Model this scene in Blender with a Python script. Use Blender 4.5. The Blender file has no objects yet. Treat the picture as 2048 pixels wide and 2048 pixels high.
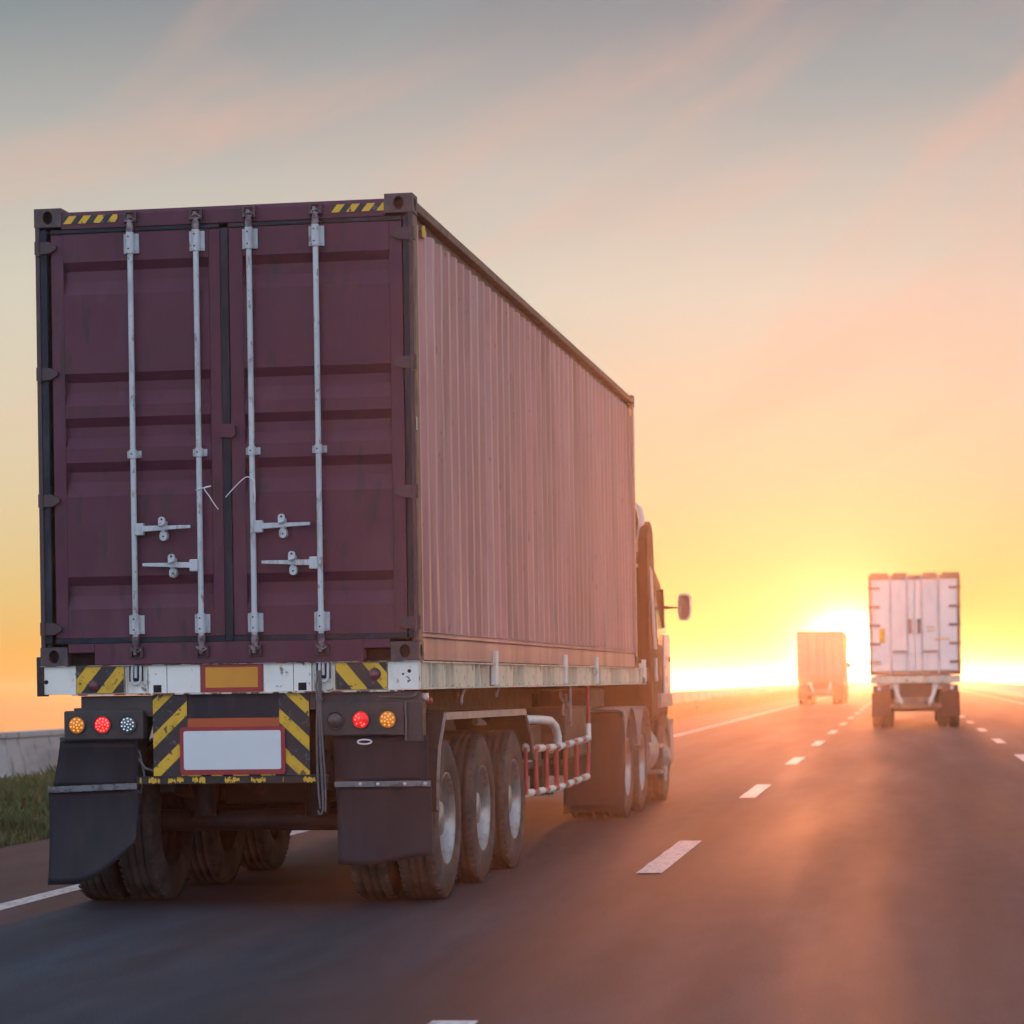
import bpy, math, random
import numpy as np
from mathutils import Vector, Matrix
random.seed(7); rng = np.random.default_rng(5)
PI = math.pi; rad = math.radians
sc = bpy.context.scene
COL = sc.collection

def lin(r, g, b):
    f = lambda c: (c/255/12.92) if c/255 <= .04045 else ((c/255+.055)/1.055)**2.4
    return (f(r), f(g), f(b), 1)

# ------------------------------------------------------------------ camera
CAM_H = 1.40; YAW = .14539; F = 5346.7
cd = bpy.data.cameras.new('camera'); cam = bpy.data.objects.new('camera', cd); COL.objects.link(cam)
cd.sensor_width = 36; cd.lens = F/2048*36
cd.shift_y = (1367.1-1024)/2048
cam.location = (0, 0, CAM_H)
cam.rotation_euler = (Matrix.Rotation(YAW, 3, 'Z') @ Matrix.Rotation(rad(90), 3, 'X') @ Matrix.Rotation(-.01492, 3, 'Z')).to_euler()
cd.clip_start = .1; cd.clip_end = 6000
cd.dof.use_dof = True; cd.dof.focus_distance = 17.5; cd.dof.aperture_fstop = 3.6
sc.camera = cam

# ------------------------------------------------------------------ sky
SUN_AZ = rad(-1.15)                     # from the road direction, towards the left
SUN_EL = rad(0.35)                      # the disc as seen
LAMP_EL = rad(1.3)                      # the centre of the bright aureole above the road haze
def dirv(az, el): return Vector((math.sin(az)*math.cos(el), math.cos(az)*math.cos(el), math.sin(el)))
w = bpy.data.worlds.new('World'); sc.world = w; w.use_nodes = True
nt = w.node_tree; N = nt.nodes; L = nt.links; N.clear()
def nd(t, **k):
    n = N.new(t)
    for a, b in k.items(): setattr(n, a, b)
    return n
def mth(op, a, b=None, c=None, clamp=False):
    n = nd('ShaderNodeMath', operation=op, use_clamp=clamp)
    for i, v in enumerate((a, b, c)):
        if v is None: continue
        if isinstance(v, (int, float)): n.inputs[i].default_value = v
        else: L.new(v, n.inputs[i])
    return n.outputs[0]
def vmath(op, a, b):
    n = nd('ShaderNodeVectorMath', operation=op)
    for i, v in enumerate((a, b)):
        if isinstance(v, (tuple, Vector)): n.inputs[i].default_value = tuple(v)
        else: L.new(v, n.inputs[i])
    return n
def mixc(fac, a, b, mode='MIX'):
    n = nd('ShaderNodeMix', data_type='RGBA', blend_type=mode)
    for i, v in ((0, fac), (6, a), (7, b)):
        if isinstance(v, (int, float, tuple)): n.inputs[i].default_value = v
        else: L.new(v, n.inputs[i])
    return n.outputs[2]
def ramp(fac, stops, interp='LINEAR'):
    n = nd('ShaderNodeValToRGB'); cr = n.color_ramp; cr.interpolation = interp
    while len(cr.elements) < len(stops): cr.elements.new(.5)
    for e, (p, c) in zip(cr.elements, stops): e.position = p; e.color = c
    L.new(fac, n.inputs[0]); return n.outputs[0]
tc = nd('ShaderNodeTexCoord'); D = tc.outputs['Generated']
sep = nd('ShaderNodeSeparateXYZ'); L.new(D, sep.inputs[0])
zc = mth('MAXIMUM', sep.outputs[2], 0.0)
sq = mth('SQRT', zc)
P = lambda deg: math.sqrt(math.sin(rad(deg)))
toward = ramp(sq, [(0, lin(226, 170, 72)), (P(.9), lin(226, 178, 82)), (P(2.4), lin(222, 192, 124)), (P(4.2), lin(224, 200, 158)), (P(6), lin(225, 205, 176)), (P(8.2), lin(220, 210, 192)),
                   (P(10.6), lin(202, 194, 184)), (P(14.5), lin(148, 148, 152)), (P(24), lin(134, 146, 160)), (P(50), lin(140, 156, 180)), (1, (.38, .48, .66, 1))])
side = ramp(sq, [(0, lin(248, 184, 100)), (P(.9), lin(242, 190, 112)), (P(2.0), lin(232, 204, 140)), (P(3.6), lin(228, 210, 165)), (P(6), lin(222, 211, 184)), (P(9), lin(210, 205, 188)),
                 (P(12), lin(174, 176, 172)), (P(15.0), lin(112, 138, 144)), (P(24), lin(128, 144, 160)), (P(50), lin(140, 156, 180)), (1, (.38, .48, .66, 1))])
zen = (.38, .48, .66, 1)
away = ramp(sq, [(0, (.85, .84, .95, 1)), (P(5), (1.05, 1.12, 1.28, 1)), (P(14), (1.12, 1.26, 1.50, 1)), (P(30), (.90, 1.10, 1.45, 1)), (P(55), (.60, .75, 1.05, 1)), (1, zen)])
sh = dirv(SUN_AZ, 0)
hd = vmath('DOT_PRODUCT', D, tuple(sh)).outputs['Value']
hl = mth('SQRT', mth('ADD', mth('MULTIPLY', sep.outputs[0], sep.outputs[0]), mth('MULTIPLY', sep.outputs[1], sep.outputs[1])))
ca = mth('DIVIDE', hd, mth('MAXIMUM', hl, 1e-4))          # cosine of the azimuth away from the sun
def sstep(v, a, b):
    n = nd('ShaderNodeMapRange', interpolation_type='SMOOTHSTEP'); L.new(v, n.inputs[0]); n.inputs[1].default_value = a; n.inputs[2].default_value = b
    return n.outputs[0]
base = mixc(sstep(ca, math.cos(rad(24)), math.cos(rad(4))), side, toward)
base = mixc(sstep(ca, -.35, .75), away, base)
# soft pink cloud streaks
ma = nd('ShaderNodeMapping'); L.new(D, ma.inputs[0]); ma.inputs['Rotation'].default_value = (0, rad(27), 0)
mp = nd('ShaderNodeMapping'); L.new(ma.outputs[0], mp.inputs[0]); mp.inputs['Scale'].default_value = (6, 6, 19); mp.inputs['Location'].default_value = (.9, 0, .35)
n1 = nd('ShaderNodeTexNoise'); L.new(mp.outputs[0], n1.inputs[0]); n1.inputs['Scale'].default_value = 1.25; n1.inputs['Detail'].default_value = 4; n1.inputs['Roughness'].default_value = .42; n1.inputs['Distortion'].default_value = .6
cl = sstep(n1.outputs[0], .47, .72)
cl = mth('MULTIPLY', cl, sstep(sep.outputs[2], .03, .10))
base = mixc(mth('MULTIPLY', cl, .32), base, lin(244, 184, 160))
mp2 = nd('ShaderNodeMapping'); L.new(ma.outputs[0], mp2.inputs[0]); mp2.inputs['Scale'].default_value = (4, 4, 15); mp2.inputs['Location'].default_value = (3.1, .4, 1.7)
n2 = nd('ShaderNodeTexNoise'); L.new(mp2.outputs[0], n2.inputs[0]); n2.inputs['Scale'].default_value = 1.6; n2.inputs['Detail'].default_value = 5
cl2 = mth('MULTIPLY', sstep(n2.outputs[0], .45, .75), sstep(sep.outputs[2], .13, .24))
base = mixc(mth('MULTIPLY', cl2, .30), base, lin(150, 172, 174))
# aureole and disc of the low sun
sd = vmath('DOT_PRODUCT', D, tuple(dirv(SUN_AZ, SUN_EL))).outputs['Value']
sd = mth('MAXIMUM', sd, 0)
def lobe(n, col, k):
    v = mth('MULTIPLY', mth('POWER', sd, n), k)
    c = nd('ShaderNodeMix', data_type='RGBA', blend_type='MULTIPLY'); c.inputs[0].default_value = 1
    L.new(v, c.inputs[6]); c.inputs[7].default_value = col
    return c.outputs[2]
s = mixc(1.0, base, lobe(500, (1, .72, .18, 1), .05), 'ADD')
s = mixc(1.0, s, lobe(3000, (1, .85, .5, 1), .7), 'ADD')
s = mixc(1.0, s, lobe(14000, (1, .88, .75, 1), 9.0), 'ADD')
s = mixc(1.0, s, lobe(120000, (1, .9, .7, 1), 30.0), 'ADD')
low = mixc(sstep(sep.outputs[2], -.09, -.03), lin(110, 110, 120), s)
bg = nd('ShaderNodeBackground'); L.new(low, bg.inputs[0]); bg.inputs[1].default_value = 1.0
out = nd('ShaderNodeOutputWorld'); L.new(bg.outputs[0], out.inputs[0])
w.cycles.sampling_method = 'MANUAL'; w.cycles.sample_map_resolution = 2048

# ------------------------------------------------------------------ sun
sl = bpy.data.lights.new('sun', 'SUN'); sun = bpy.data.objects.new('sun', sl); COL.objects.link(sun)
sl.energy = 4.2; sl.angle = rad(5.0); sl.color = (1, .30, .11)
sun.rotation_euler = dirv(SUN_AZ, LAMP_EL).to_track_quat('Z', 'Y').to_euler()

# ------------------------------------------------------------------ render settings
sc.view_settings.view_transform = 'Standard'; sc.view_settings.look = 'None'; sc.view_settings.gamma = 1; sc.view_settings.exposure = 0
sc.view_settings.use_curve_mapping = False
sc.render.engine = 'CYCLES'; cy = sc.cycles
cy.max_bounces = 6; cy.diffuse_bounces = 3; cy.glossy_bounces = 3; cy.volume_bounces = 0; cy.transmission_bounces = 3
cy.use_denoising = True; cy.sample_clamp_indirect = 4
try: cy.denoiser = 'OPENIMAGEDENOISE'; cy.denoising_input_passes = 'RGB_ALBEDO_NORMAL'
except Exception: pass

# ------------------------------------------------------------------ air
HAZE_DENSITY = .00084; HAZE_G = .88

# ================================================================== helpers
class MB:
    """collects shapes, links them as one mesh object"""
    def __init__(s): s.v = []; s.f = []; s.m = []; s.sm = []
    def add(s, vs, fs, m=0, smooth=False):
        o = len(s.v); s.v += [tuple(p) for p in vs]
        for f in fs: s.f.append(tuple(i+o for i in f)); s.m.append(m); s.sm.append(smooth)
    def box(s, x0, x1, y0, y1, z0, z1, m=0):
        s.add([(x, y, z) for z in (z0, z1) for y in (y0, y1) for x in (x0, x1)],
              [(0, 2, 3, 1), (4, 5, 7, 6), (0, 1, 5, 4), (2, 6, 7, 3), (0, 4, 6, 2), (1, 3, 7, 5)], m)
    def hexa(s, p, m=0):   # 8 points: bottom 4 ccw, top 4 ccw
        s.add(p, [(3, 2, 1, 0), (4, 5, 6, 7), (0, 1, 5, 4), (1, 2, 6, 5), (2, 3, 7, 6), (3, 0, 4, 7)], m)
    def tube(s, pts, r, n=10, m=0, caps=True, closed=False):
        pts = [Vector(p) for p in pts]; k = len(pts); rr = r if hasattr(r, '__len__') else [r]*k
        rings = []; up = Vector((0, 0, 1))
        t0 = (pts[1]-pts[0]).normalized()
        a = t0.orthogonal().normalized()
        for i, p in enumerate(pts):
            if closed: t = (pts[(i+1) % k]-pts[i-1]).normalized()
            else: t = (pts[min(i+1, k-1)]-pts[max(i-1, 0)]).normalized()
            a = (a - t*a.dot(t)).normalized(); b = t.cross(a)
            rings.append([p + (a*math.cos(2*PI*j/n)+b*math.sin(2*PI*j/n))*rr[i] for j in range(n)])
        vs = [q for R in rings for q in R]; fs = []
        for i in range(k if closed else k-1):
            i2 = (i+1) % k
            for j in range(n):
                fs.append((i*n+j, i*n+(j+1) % n, i2*n+(j+1) % n, i2*n+j))
        s.add(vs, fs, m, n > 6)
        if caps and not closed:
            s.add(rings[0], [tuple(range(n))[::-1]], m); s.add(rings[-1], [tuple(range(n))], m)
    def lathe(s, prof, c, axis='x', n=40, m=0, smooth=True):
        # prof: list of (along axis, radius); c: centre
        vs = []; c = Vector(c)
        for (t, r) in prof:
            for j in range(n):
                a = 2*PI*j/n; u, v = r*math.cos(a), r*math.sin(a)
                vs.append(c+Vector({'x': (t, u, v), 'y': (u, t, v), 'z': (u, v, t)}[axis]))
        fs = []
        for i in range(len(prof)-1):
            for j in range(n): fs.append((i*n+j, i*n+(j+1) % n, (i+1)*n+(j+1) % n, (i+1)*n+j))
        s.add(vs, fs, m, smooth)
    def prism(s, poly, axis, a, b, m=0, smooth=False):
        # poly: 2D points in the other two axes (order xy->, xz, yz), extruded from a to b
        def P3(p, t): return {'x': (t, p[0], p[1]), 'y': (p[0], t, p[1]), 'z': (p[0], p[1], t)}[axis]
        n = len(poly); vs = [P3(p, a) for p in poly]+[P3(p, b) for p in poly]
        s.add(vs, [(i, (i+1) % n, n+(i+1) % n, n+i) for i in range(n)], m, smooth)
        s.add(vs, [tuple(range(n)), tuple(range(n, 2*n))[::-1]], m)
    def disc(s, c, r, axis='y', n=24, m=0):
        c = Vector(c); vs = []
        for j in range(n):
            a = 2*PI*j/n; u, v = r*math.cos(a), r*math.sin(a)
            vs.append(c+Vector({'x': (0, u, v), 'y': (u, 0, v), 'z': (u, v, 0)}[axis]))
        s.add(vs, [tuple(range(n))], m)
    def split(s, name, mats, parent=None, bevel=0, seg=2, **props):
        # every loose piece becomes an object of its own
        n = len(s.v); root = list(range(n))
        def find(a):
            while root[a] != a: root[a] = root[root[a]]; a = root[a]
            return a
        for f in s.f:
            r0 = find(f[0])
            for q in f[1:]: root[find(q)] = r0
        groups = {}
        for i, f in enumerate(s.f): groups.setdefault(find(f[0]), []).append(i)
        outp = []
        for g_ in groups.values():
            b = MB(); mp_ = {}
            for i in g_:
                idx = []
                for q in s.f[i]:
                    if q not in mp_: mp_[q] = len(b.v); b.v.append(s.v[q])
                    idx.append(mp_[q])
                b.f.append(tuple(idx)); b.m.append(s.m[i]); b.sm.append(s.sm[i])
            outp.append(b.build(name, mats, parent, bevel, seg, **props))
        return outp
    def build(s, name, mats, parent=None, bevel=0, seg=2, **props):
        me = bpy.data.meshes.new(name); me.from_pydata(s.v, [], s.f)
        if not isinstance(mats, (list, tuple)): mats = [mats]
        for k in mats: me.materials.append(k)
        me.polygons.foreach_set('material_index', s.m); me.polygons.foreach_set('use_smooth', s.sm)
        me.update(); me.validate()
        import bmesh
        bm = bmesh.new(); bm.from_mesh(me); bmesh.ops.recalc_face_normals(bm, faces=bm.faces); bm.to_mesh(me); bm.free()
        o = bpy.data.objects.new(name, me); COL.objects.link(o); o.parent = parent
        if bevel:
            b = o.modifiers.new('bevel', 'BEVEL'); b.width = bevel; b.segments = seg; b.limit_method = 'ANGLE'; b.angle_limit = rad(40)
        for k, v in props.items(): o[k] = v
        return o

def thing(name, label, cat, loc=(0, 0, 0), rz=0, group=None):
    o = bpy.data.objects.new(name, None); COL.objects.link(o); o.location = loc; o.rotation_euler = (0, 0, rz)
    o['label'] = label; o['category'] = cat
    if group: o['group'] = group
    return o
def tag(o, **k):
    for a, b in k.items(): o[a] = b
    return o
def copy_to(o, parent, loc=None, name=None):
    c = o.copy(); COL.objects.link(c); c.parent = parent
    if loc is not None: c.location = loc
    for ch in o.children: copy_to(ch, c)
    return c

def mat(name, base, rough=.6, metal=0, var=.15, vscale=3.0, stretch=(1, 1, 1), overlays=(), bump=0, bscale=60, spec=.5, emit=None, emitk=0, coat=0):
    """procedural paint/metal: base colour with broad variation, plus wear/dirt overlays (colour, scale, lo, hi, amount, stretch)"""
    m = bpy.data.materials.new(name); m.use_nodes = True; t = m.node_tree; ns = t.nodes; ls = t.links
    b = ns['Principled BSDF']; c = ns.new('ShaderNodeTexCoord')
    def noise(scale, st, det=5, off=0):
        mp = ns.new('ShaderNodeMapping'); ls.new(c.outputs['Object'], mp.inputs[0]); mp.inputs['Scale'].default_value = st; mp.inputs['Location'].default_value = (off, off*.7, off*1.3)
        n = ns.new('ShaderNodeTexNoise'); ls.new(mp.outputs[0], n.inputs[0]); n.inputs['Scale'].default_value = scale; n.inputs['Detail'].default_value = det; n.inputs['Roughness'].default_value = .6
        return n.outputs[0]
    base = tuple(base[:3])+(1,)
    mr = ns.new('ShaderNodeMapRange'); ls.new(noise(vscale, stretch), mr.inputs[0]); mr.inputs[1].default_value = .3; mr.inputs[2].default_value = .7; mr.inputs[3].default_value = 1-var; mr.inputs[4].default_value = 1+var
    mx = ns.new('ShaderNodeMix'); mx.data_type = 'RGBA'; mx.blend_type = 'MULTIPLY'; mx.inputs[0].default_value = 1; mx.inputs[6].default_value = base; ls.new(mr.outputs[0], mx.inputs[7])
    col = mx.outputs[2]; rsock = None
    for i, (oc, scl, lo, hi, amt, st) in enumerate(overlays):
        lo = .5+(lo-.5)*.58; hi = .5+(hi-.5)*.58
        q = ns.new('ShaderNodeMapRange'); ls.new(noise(scl, st, 8, 3.7*(i+1)), q.inputs[0]); q.inputs[1].default_value = lo; q.inputs[2].default_value = hi; q.inputs[4].default_value = amt
        x = ns.new('ShaderNodeMix'); x.data_type = 'RGBA'; ls.new(q.outputs[0], x.inputs[0]); ls.new(col, x.inputs[6]); x.inputs[7].default_value = tuple(oc[:3])+(1,)
        col = x.outputs[2]
    ls.new(col, b.inputs['Base Color'])
    r = ns.new('ShaderNodeMapRange'); ls.new(noise(vscale*2.3, stretch, 4, 9.1), r.inputs[0]); r.inputs[1].default_value = .3; r.inputs[2].default_value = .7; r.inputs[3].default_value = max(0.02, rough-.08); r.inputs[4].default_value = min(1, rough+.1)
    ls.new(r.outputs[0], b.inputs['Roughness'])
    b.inputs['Metallic'].default_value = metal; b.inputs['Specular IOR Level'].default_value = spec; b.inputs['Coat Weight'].default_value = coat
    if bump:
        bn = ns.new('ShaderNodeBump'); bn.inputs['Strength'].default_value = bump; bn.inputs['Distance'].default_value = .004; ls.new(noise(bscale, (1, 1, 1), 6, 2.2), bn.inputs['Height']); ls.new(bn.outputs[0], b.inputs['Normal'])
    if emit: b.inputs['Emission Color'].default_value = tuple(emit[:3])+(1,); b.inputs['Emission Strength'].default_value = emitk
    return m

RUST = (.09, .035, .015); GRIME = (.03, .026, .026)
M = {}
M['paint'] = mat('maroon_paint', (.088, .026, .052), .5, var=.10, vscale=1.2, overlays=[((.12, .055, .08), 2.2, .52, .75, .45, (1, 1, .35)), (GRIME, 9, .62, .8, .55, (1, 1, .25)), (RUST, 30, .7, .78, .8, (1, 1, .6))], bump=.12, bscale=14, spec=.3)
M['side'] = mat('faded_lit_side_paint', (.42, .200, .205), .40, var=.25, vscale=1.6, stretch=(1, .6, .12), overlays=[((.54, .33, .35), 1.6, .5, .8, .5, (1, 1.2, .3)), ((.17, .075, .07), 1.7, .50, .80, .6, (1, 1.8, .14)), ((.34, .16, .16), 5, .54, .8, .35, (1, 1.2, .5)), (RUST, 14, .72, .84, .5, (1, 1, .5))], bump=.15, bscale=7)  # faded maroon door paint, lightened further with the brightness of the lit side
M['frame'] = mat('frame_paint', (.05, .027, .042), .5, var=.2, vscale=4, overlays=[(RUST, 12, .58, .72, .7, (1, 1, .4)), (GRIME, 7, .55, .75, .6, (1, 1, .5))], bump=.2, bscale=20)
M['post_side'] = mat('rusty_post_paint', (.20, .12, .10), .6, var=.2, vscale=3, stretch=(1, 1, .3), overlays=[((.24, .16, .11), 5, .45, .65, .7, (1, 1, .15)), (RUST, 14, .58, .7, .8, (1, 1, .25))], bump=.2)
M['casting'] = mat('corner_casting_steel', (.060, .045, .055), .55, var=.3, vscale=9, overlays=[((.13, .09, .09), 16, .55, .75, .6, (1, 1, 1)), (RUST, 20, .62, .75, .6, (1, 1, 1))], bump=.4, bscale=40)
M['gasket'] = mat('door_gasket_rubber', (.009, .022, .036), .6, var=.25, vscale=5, overlays=[((.07, .08, .1), 7, .6, .8, .4, (1, 1, .2))], bump=.1, spec=.25)
M['hollow'] = mat('dark_hollow', (.008, .008, .012), .9, var=.2)
M['zinc'] = mat('galvanised_steel', (.50, .54, .57), .5, metal=0.0, var=.10, vscale=6, stretch=(1, 1, .3), overlays=[((.30, .30, .31), 14, .52, .7, .6, (1, 1, .3)), ((.16, .10, .07), 26, .66, .76, .7, (1, 1, .5))], bump=.1)
M['white'] = mat('chipped_white_paint', (.78, .79, .74), .45, var=.06, vscale=3, overlays=[((.50, .44, .32), 5, .55, .8, .5, (1, 1, .5)), (RUST, 11, .70, .78, .8, (1, 1, .7)), (GRIME, 22, .76, .82, .9, (1, 1, 1))], bump=.2, bscale=25)
M['cam'] = mat('worn_cam_steel', (.22, .19, .21), .5, metal=.2, var=.3, vscale=14, overlays=[((.07, .04, .05), 22, .45, .6, .85, (1, 1, 1))], bump=.3)
M['cream'] = mat('weathered_cream_paint', (.64, .60, .48), .45, var=.1, vscale=2.5, overlays=[((.30, .20, .13), 4, .52, .8, .55, (1, 1, .4)), (RUST, 16, .66, .72, .9, (1, 1, .6))], bump=.2, bscale=25)
M['edge'] = mat('chipped_edge', (.55, .55, .52), .5, var=.2, vscale=20, overlays=[((.05, .03, .028), 16, .47, .53, .95, (1, 1, 1))], bump=.3, bscale=60)
M['yellow'] = mat('hazard_yellow', (.70, .42, .025), .45, var=.08, vscale=4, overlays=[((.42, .24, .02), 9, .58, .75, .45, (1, 1, 1)), (GRIME, 26, .67, .72, .85, (1, 1, 1))])
M['black'] = mat('hazard_black', (.016, .018, .026), .5, var=.2, vscale=6, overlays=[((.16, .17, .2), 18, .64, .74, .5, (1, 1, 1))])
M['orange'] = mat('reflector_orange', (.66, .28, .02), .35, var=.03, vscale=3, overlays=[((.5, .2, .02), 4, .55, .8, .3, (1, 1, 1))])
M['red'] = mat('red_border', (.30, .022, .030), .4, var=.08)
M['orange_red'] = mat('orange_red_strip', (.42, .075, .018), .4, var=.06)
M['plate'] = mat('white_plate', (.66, .70, .73), .4, var=.03, vscale=3, overlays=[((.50, .52, .52), 3, .62, .8, .3, (1, 1, 1)), ((.15, .15, .15), 40, .84, .90, .6, (1, 1, 2))])
M['chassis'] = mat('dirty_chassis_steel', (.012, .013, .017), .6, var=.3, vscale=4, overlays=[((.030, .026, .026), 5, .5, .75, .6, (1, 1, 1)), (RUST, 12, .65, .75, .5, (1, 1, 1))], bump=.25, bscale=20)
M['housing'] = mat('lamp_housing_plastic', (.030, .031, .037), .55, var=.2, vscale=6, overlays=[((.07, .06, .06), 9, .5, .8, .4, (1, 1, 1))], bump=.1)
M['flap'] = mat('rubber_flap', (.011, .015, .024), .55, var=.2, vscale=2.5, stretch=(1, 1, .4), overlays=[((.035, .040, .050), 3, .48, .8, .5, (1, 1, .3))], bump=.15, bscale=10, spec=.2)
M['strip'] = mat('flap_strip_metal', (.16, .17, .19), .45, metal=.5, var=.2, vscale=9, overlays=[((.05, .045, .045), 20, .55, .68, .7, (1, 1, 1))])
M['tyre'] = mat('dusty_tyre_rubber', (.030, .028, .030), .75, var=.2, vscale=4, overlays=[((.12, .11, .105), 3, .46, .78, .7, (1, 1, 1))], bump=.15, bscale=40)
M['rim'] = mat('steel_wheel_rim', (.36, .35, .34), .35, metal=.6, var=.15, vscale=6, overlays=[((.12, .09, .07), 9, .52, .72, .6, (1, 1, 1))])
M['chrome'] = mat('bright_metal', (.62, .60, .57), .25, metal=.9, var=.08)
M['fender'] = mat('grey_fender_metal', (.30, .28, .28), .45, metal=.3, var=.15, vscale=5, overlays=[(RUST, 10, .62, .75, .5, (1, 1, 1))])
M['grail_red'] = mat('guard_red', (.40, .035, .045), .45, var=.1, overlays=[((.2, .03, .03), 14, .6, .75, .5, (1, 1, 1))])
M['grail_white'] = mat('guard_white', (.74, .72, .66), .45, var=.06, overlays=[((.4, .3, .2), 14, .62, .75, .4, (1, 1, 1))])
M['cab'] = mat('dark_cab_paint', (.045, .014, .010), .55, var=.15, spec=.2)
M['cabtrim'] = mat('pale_cab_trim', (.60, .56, .54), .3, var=.06)
M['glass'] = mat('window_glass', (.015, .015, .018), .15, var=.02, spec=.4)
M['mirror'] = mat('mirror_glass', (.7, .7, .72), .03, metal=1, var=.01)
M['cable'] = mat('grey_cable', (.10, .10, .11), .55, var=.2, vscale=20)
M['wire'] = mat('pale_wire', (.75, .70, .72), .35, var=.1)
M['amber'] = mat('amber_lens', (.50, .17, .02), .2, var=.3, vscale=60, emit=(1, .35, .05), emitk=.22)
M['amber_led'] = mat('amber_led', (.8, .35, .08), .2, var=.3, emit=(1, .42, .08), emitk=.9)
M['redlens'] = mat('red_lens', (.45, .01, .01), .2, var=.2, emit=(1, .02, .02), emitk=.55)
M['red_led'] = mat('red_led', (.9, .1, .1), .2, emit=(1, .09, .08), emitk=2.2)
M['clearlens'] = mat('clear_lens', (.08, .10, .12), .15, var=.3, vscale=60)
M['clear_led'] = mat('clear_led', (.75, .85, .92), .15, emit=(.75, .9, 1), emitk=.35)
M['deadlens'] = mat('unlit_lens', (.05, .045, .045), .2, var=.3, vscale=60)
M['dullred'] = mat('dull_red_lens', (.13, .035, .06), .3, var=.2, vscale=40)

# asphalt
def asphalt():
    m = bpy.data.materials.new('asphalt'); m.use_nodes = True; t = m.node_tree; ns = t.nodes; ls = t.links; b = ns['Principled BSDF']
    c = ns.new('ShaderNodeTexCoord')
    def nz(scale, st=(1, 1, 1), det=4):
        mp = ns.new('ShaderNodeMapping'); ls.new(c.outputs['Object'], mp.inputs[0]); mp.inputs['Scale'].default_value = st
        n = ns.new('ShaderNodeTexNoise'); ls.new(mp.outputs[0], n.inputs[0]); n.inputs['Scale'].default_value = scale; n.inputs['Detail'].default_value = det; return n.outputs[0]
    def rm(v, stops):
        r = ns.new('ShaderNodeValToRGB'); e = r.color_ramp.elements
        while len(e) < len(stops): e.new(.5)
        for q, (p, cc) in zip(e, stops): q.position = p; q.color = cc
        ls.new(v, r.inputs[0]); return r.outputs[0]
    def mul(a, b2, f=1):
        x = ns.new('ShaderNodeMix'); x.data_type = 'RGBA'; x.blend_type = 'MULTIPLY'; x.inputs[0].default_value = f; ls.new(a, x.inputs[6]); ls.new(b2, x.inputs[7]); return x.outputs[2]
    grain = rm(nz(70, det=3), [(.3, (.010, .018, .029, 1)), (.55, (.018, .028, .044, 1)), (.72, (.048, .058, .076, 1))])
    streak = rm(nz(1.4, (1, .035, 1), 5), [(.35, (.62, .62, .64, 1)), (.65, (1.35, 1.35, 1.32, 1))])
    track = rm(nz(.5, (1, .25, 1), 4), [(.4, (.76, .76, .78, 1)), (.6, (1.16, 1.14, 1.12, 1))])
    patch = rm(nz(5, (1, .22, 1), 6), [(.38, (.84, .84, .84, 1)), (.5, (1, 1, 1, 1)), (.64, (1.16, 1.15, 1.13, 1))])
    ls.new(mul(mul(mul(grain, streak), track), patch), b.inputs['Base Color'])
    r = ns.new('ShaderNodeMapRange'); ls.new(nz(1.1, (1, .05, 1), 4), r.inputs[0]); r.inputs[1].default_value = .3; r.inputs[2].default_value = .7; r.inputs[3].default_value = .64; r.inputs[4].default_value = .86
    ls.new(r.outputs[0], b.inputs['Roughness']); b.inputs['Specular IOR Level'].default_value = .34
    bp = ns.new('ShaderNodeBump'); bp.inputs['Strength'].default_value = .5; bp.inputs['Distance'].default_value = .006; ls.new(nz(90, det=3), bp.inputs['Height']); ls.new(bp.outputs[0], b.inputs['Normal'])
    return m
M['asphalt'] = asphalt()
M['line'] = mat('road_paint', (.66, .66, .66), .6, var=.1, vscale=3, overlays=[((.16, .16, .17), 30, .50, .76, .7, (1, .5, 1)), ((.3, .3, .31), 2.5, .5, .8, .4, (1, .3, 1))], bump=.3, bscale=90)
M['soil'] = mat('dry_soil', (.10, .085, .055), .95, var=.3, vscale=.4, overlays=[((.05, .07, .025), 1.2, .45, .6, .8, (1, .4, 1))])
M['sky_mirror'] = mat('sky_mirror_surface', (.03, .035, .03), .03, var=.02, spec=.5, bump=.02, bscale=3)  # glossy surface of the added sheet that reflects the sky
M['verge'] = mat('verge_soil', (.035, .045, .020), .95, var=.3, vscale=1.5)
M['grass'] = mat('grass_blades', (.055, .095, .025), .6, var=.35, vscale=.9, overlays=[((.16, .14, .05), 1.4, .55, .75, .6, (1, 1, 1))])
M['concrete'] = mat('barrier_concrete', (.45, .46, .46), .8, var=.15, vscale=.6, stretch=(1, .25, 1), overlays=[((.16, .16, .16), 1.2, .5, .75, .5, (1, .5, 2)), ((.08, .08, .08), 4, .62, .75, .5, (1, .8, .3))], bump=.3, bscale=30)
M['boxwhite'] = mat('trailer_white', (.80, .79, .78), .35, var=.05, vscale=1.5, overlays=[((.45, .42, .4), 2, .55, .8, .35, (1, 1, .3))])
M['boxtrim'] = mat('trailer_trim', (.24, .14, .10), .5, var=.15)
M['boxbrown'] = mat('far_container_paint', (.22, .19, .20), .5, var=.12, vscale=1.2)
M['chassis_far'] = mat('chassis_dark', (.05, .04, .04), .6, var=.2)

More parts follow.
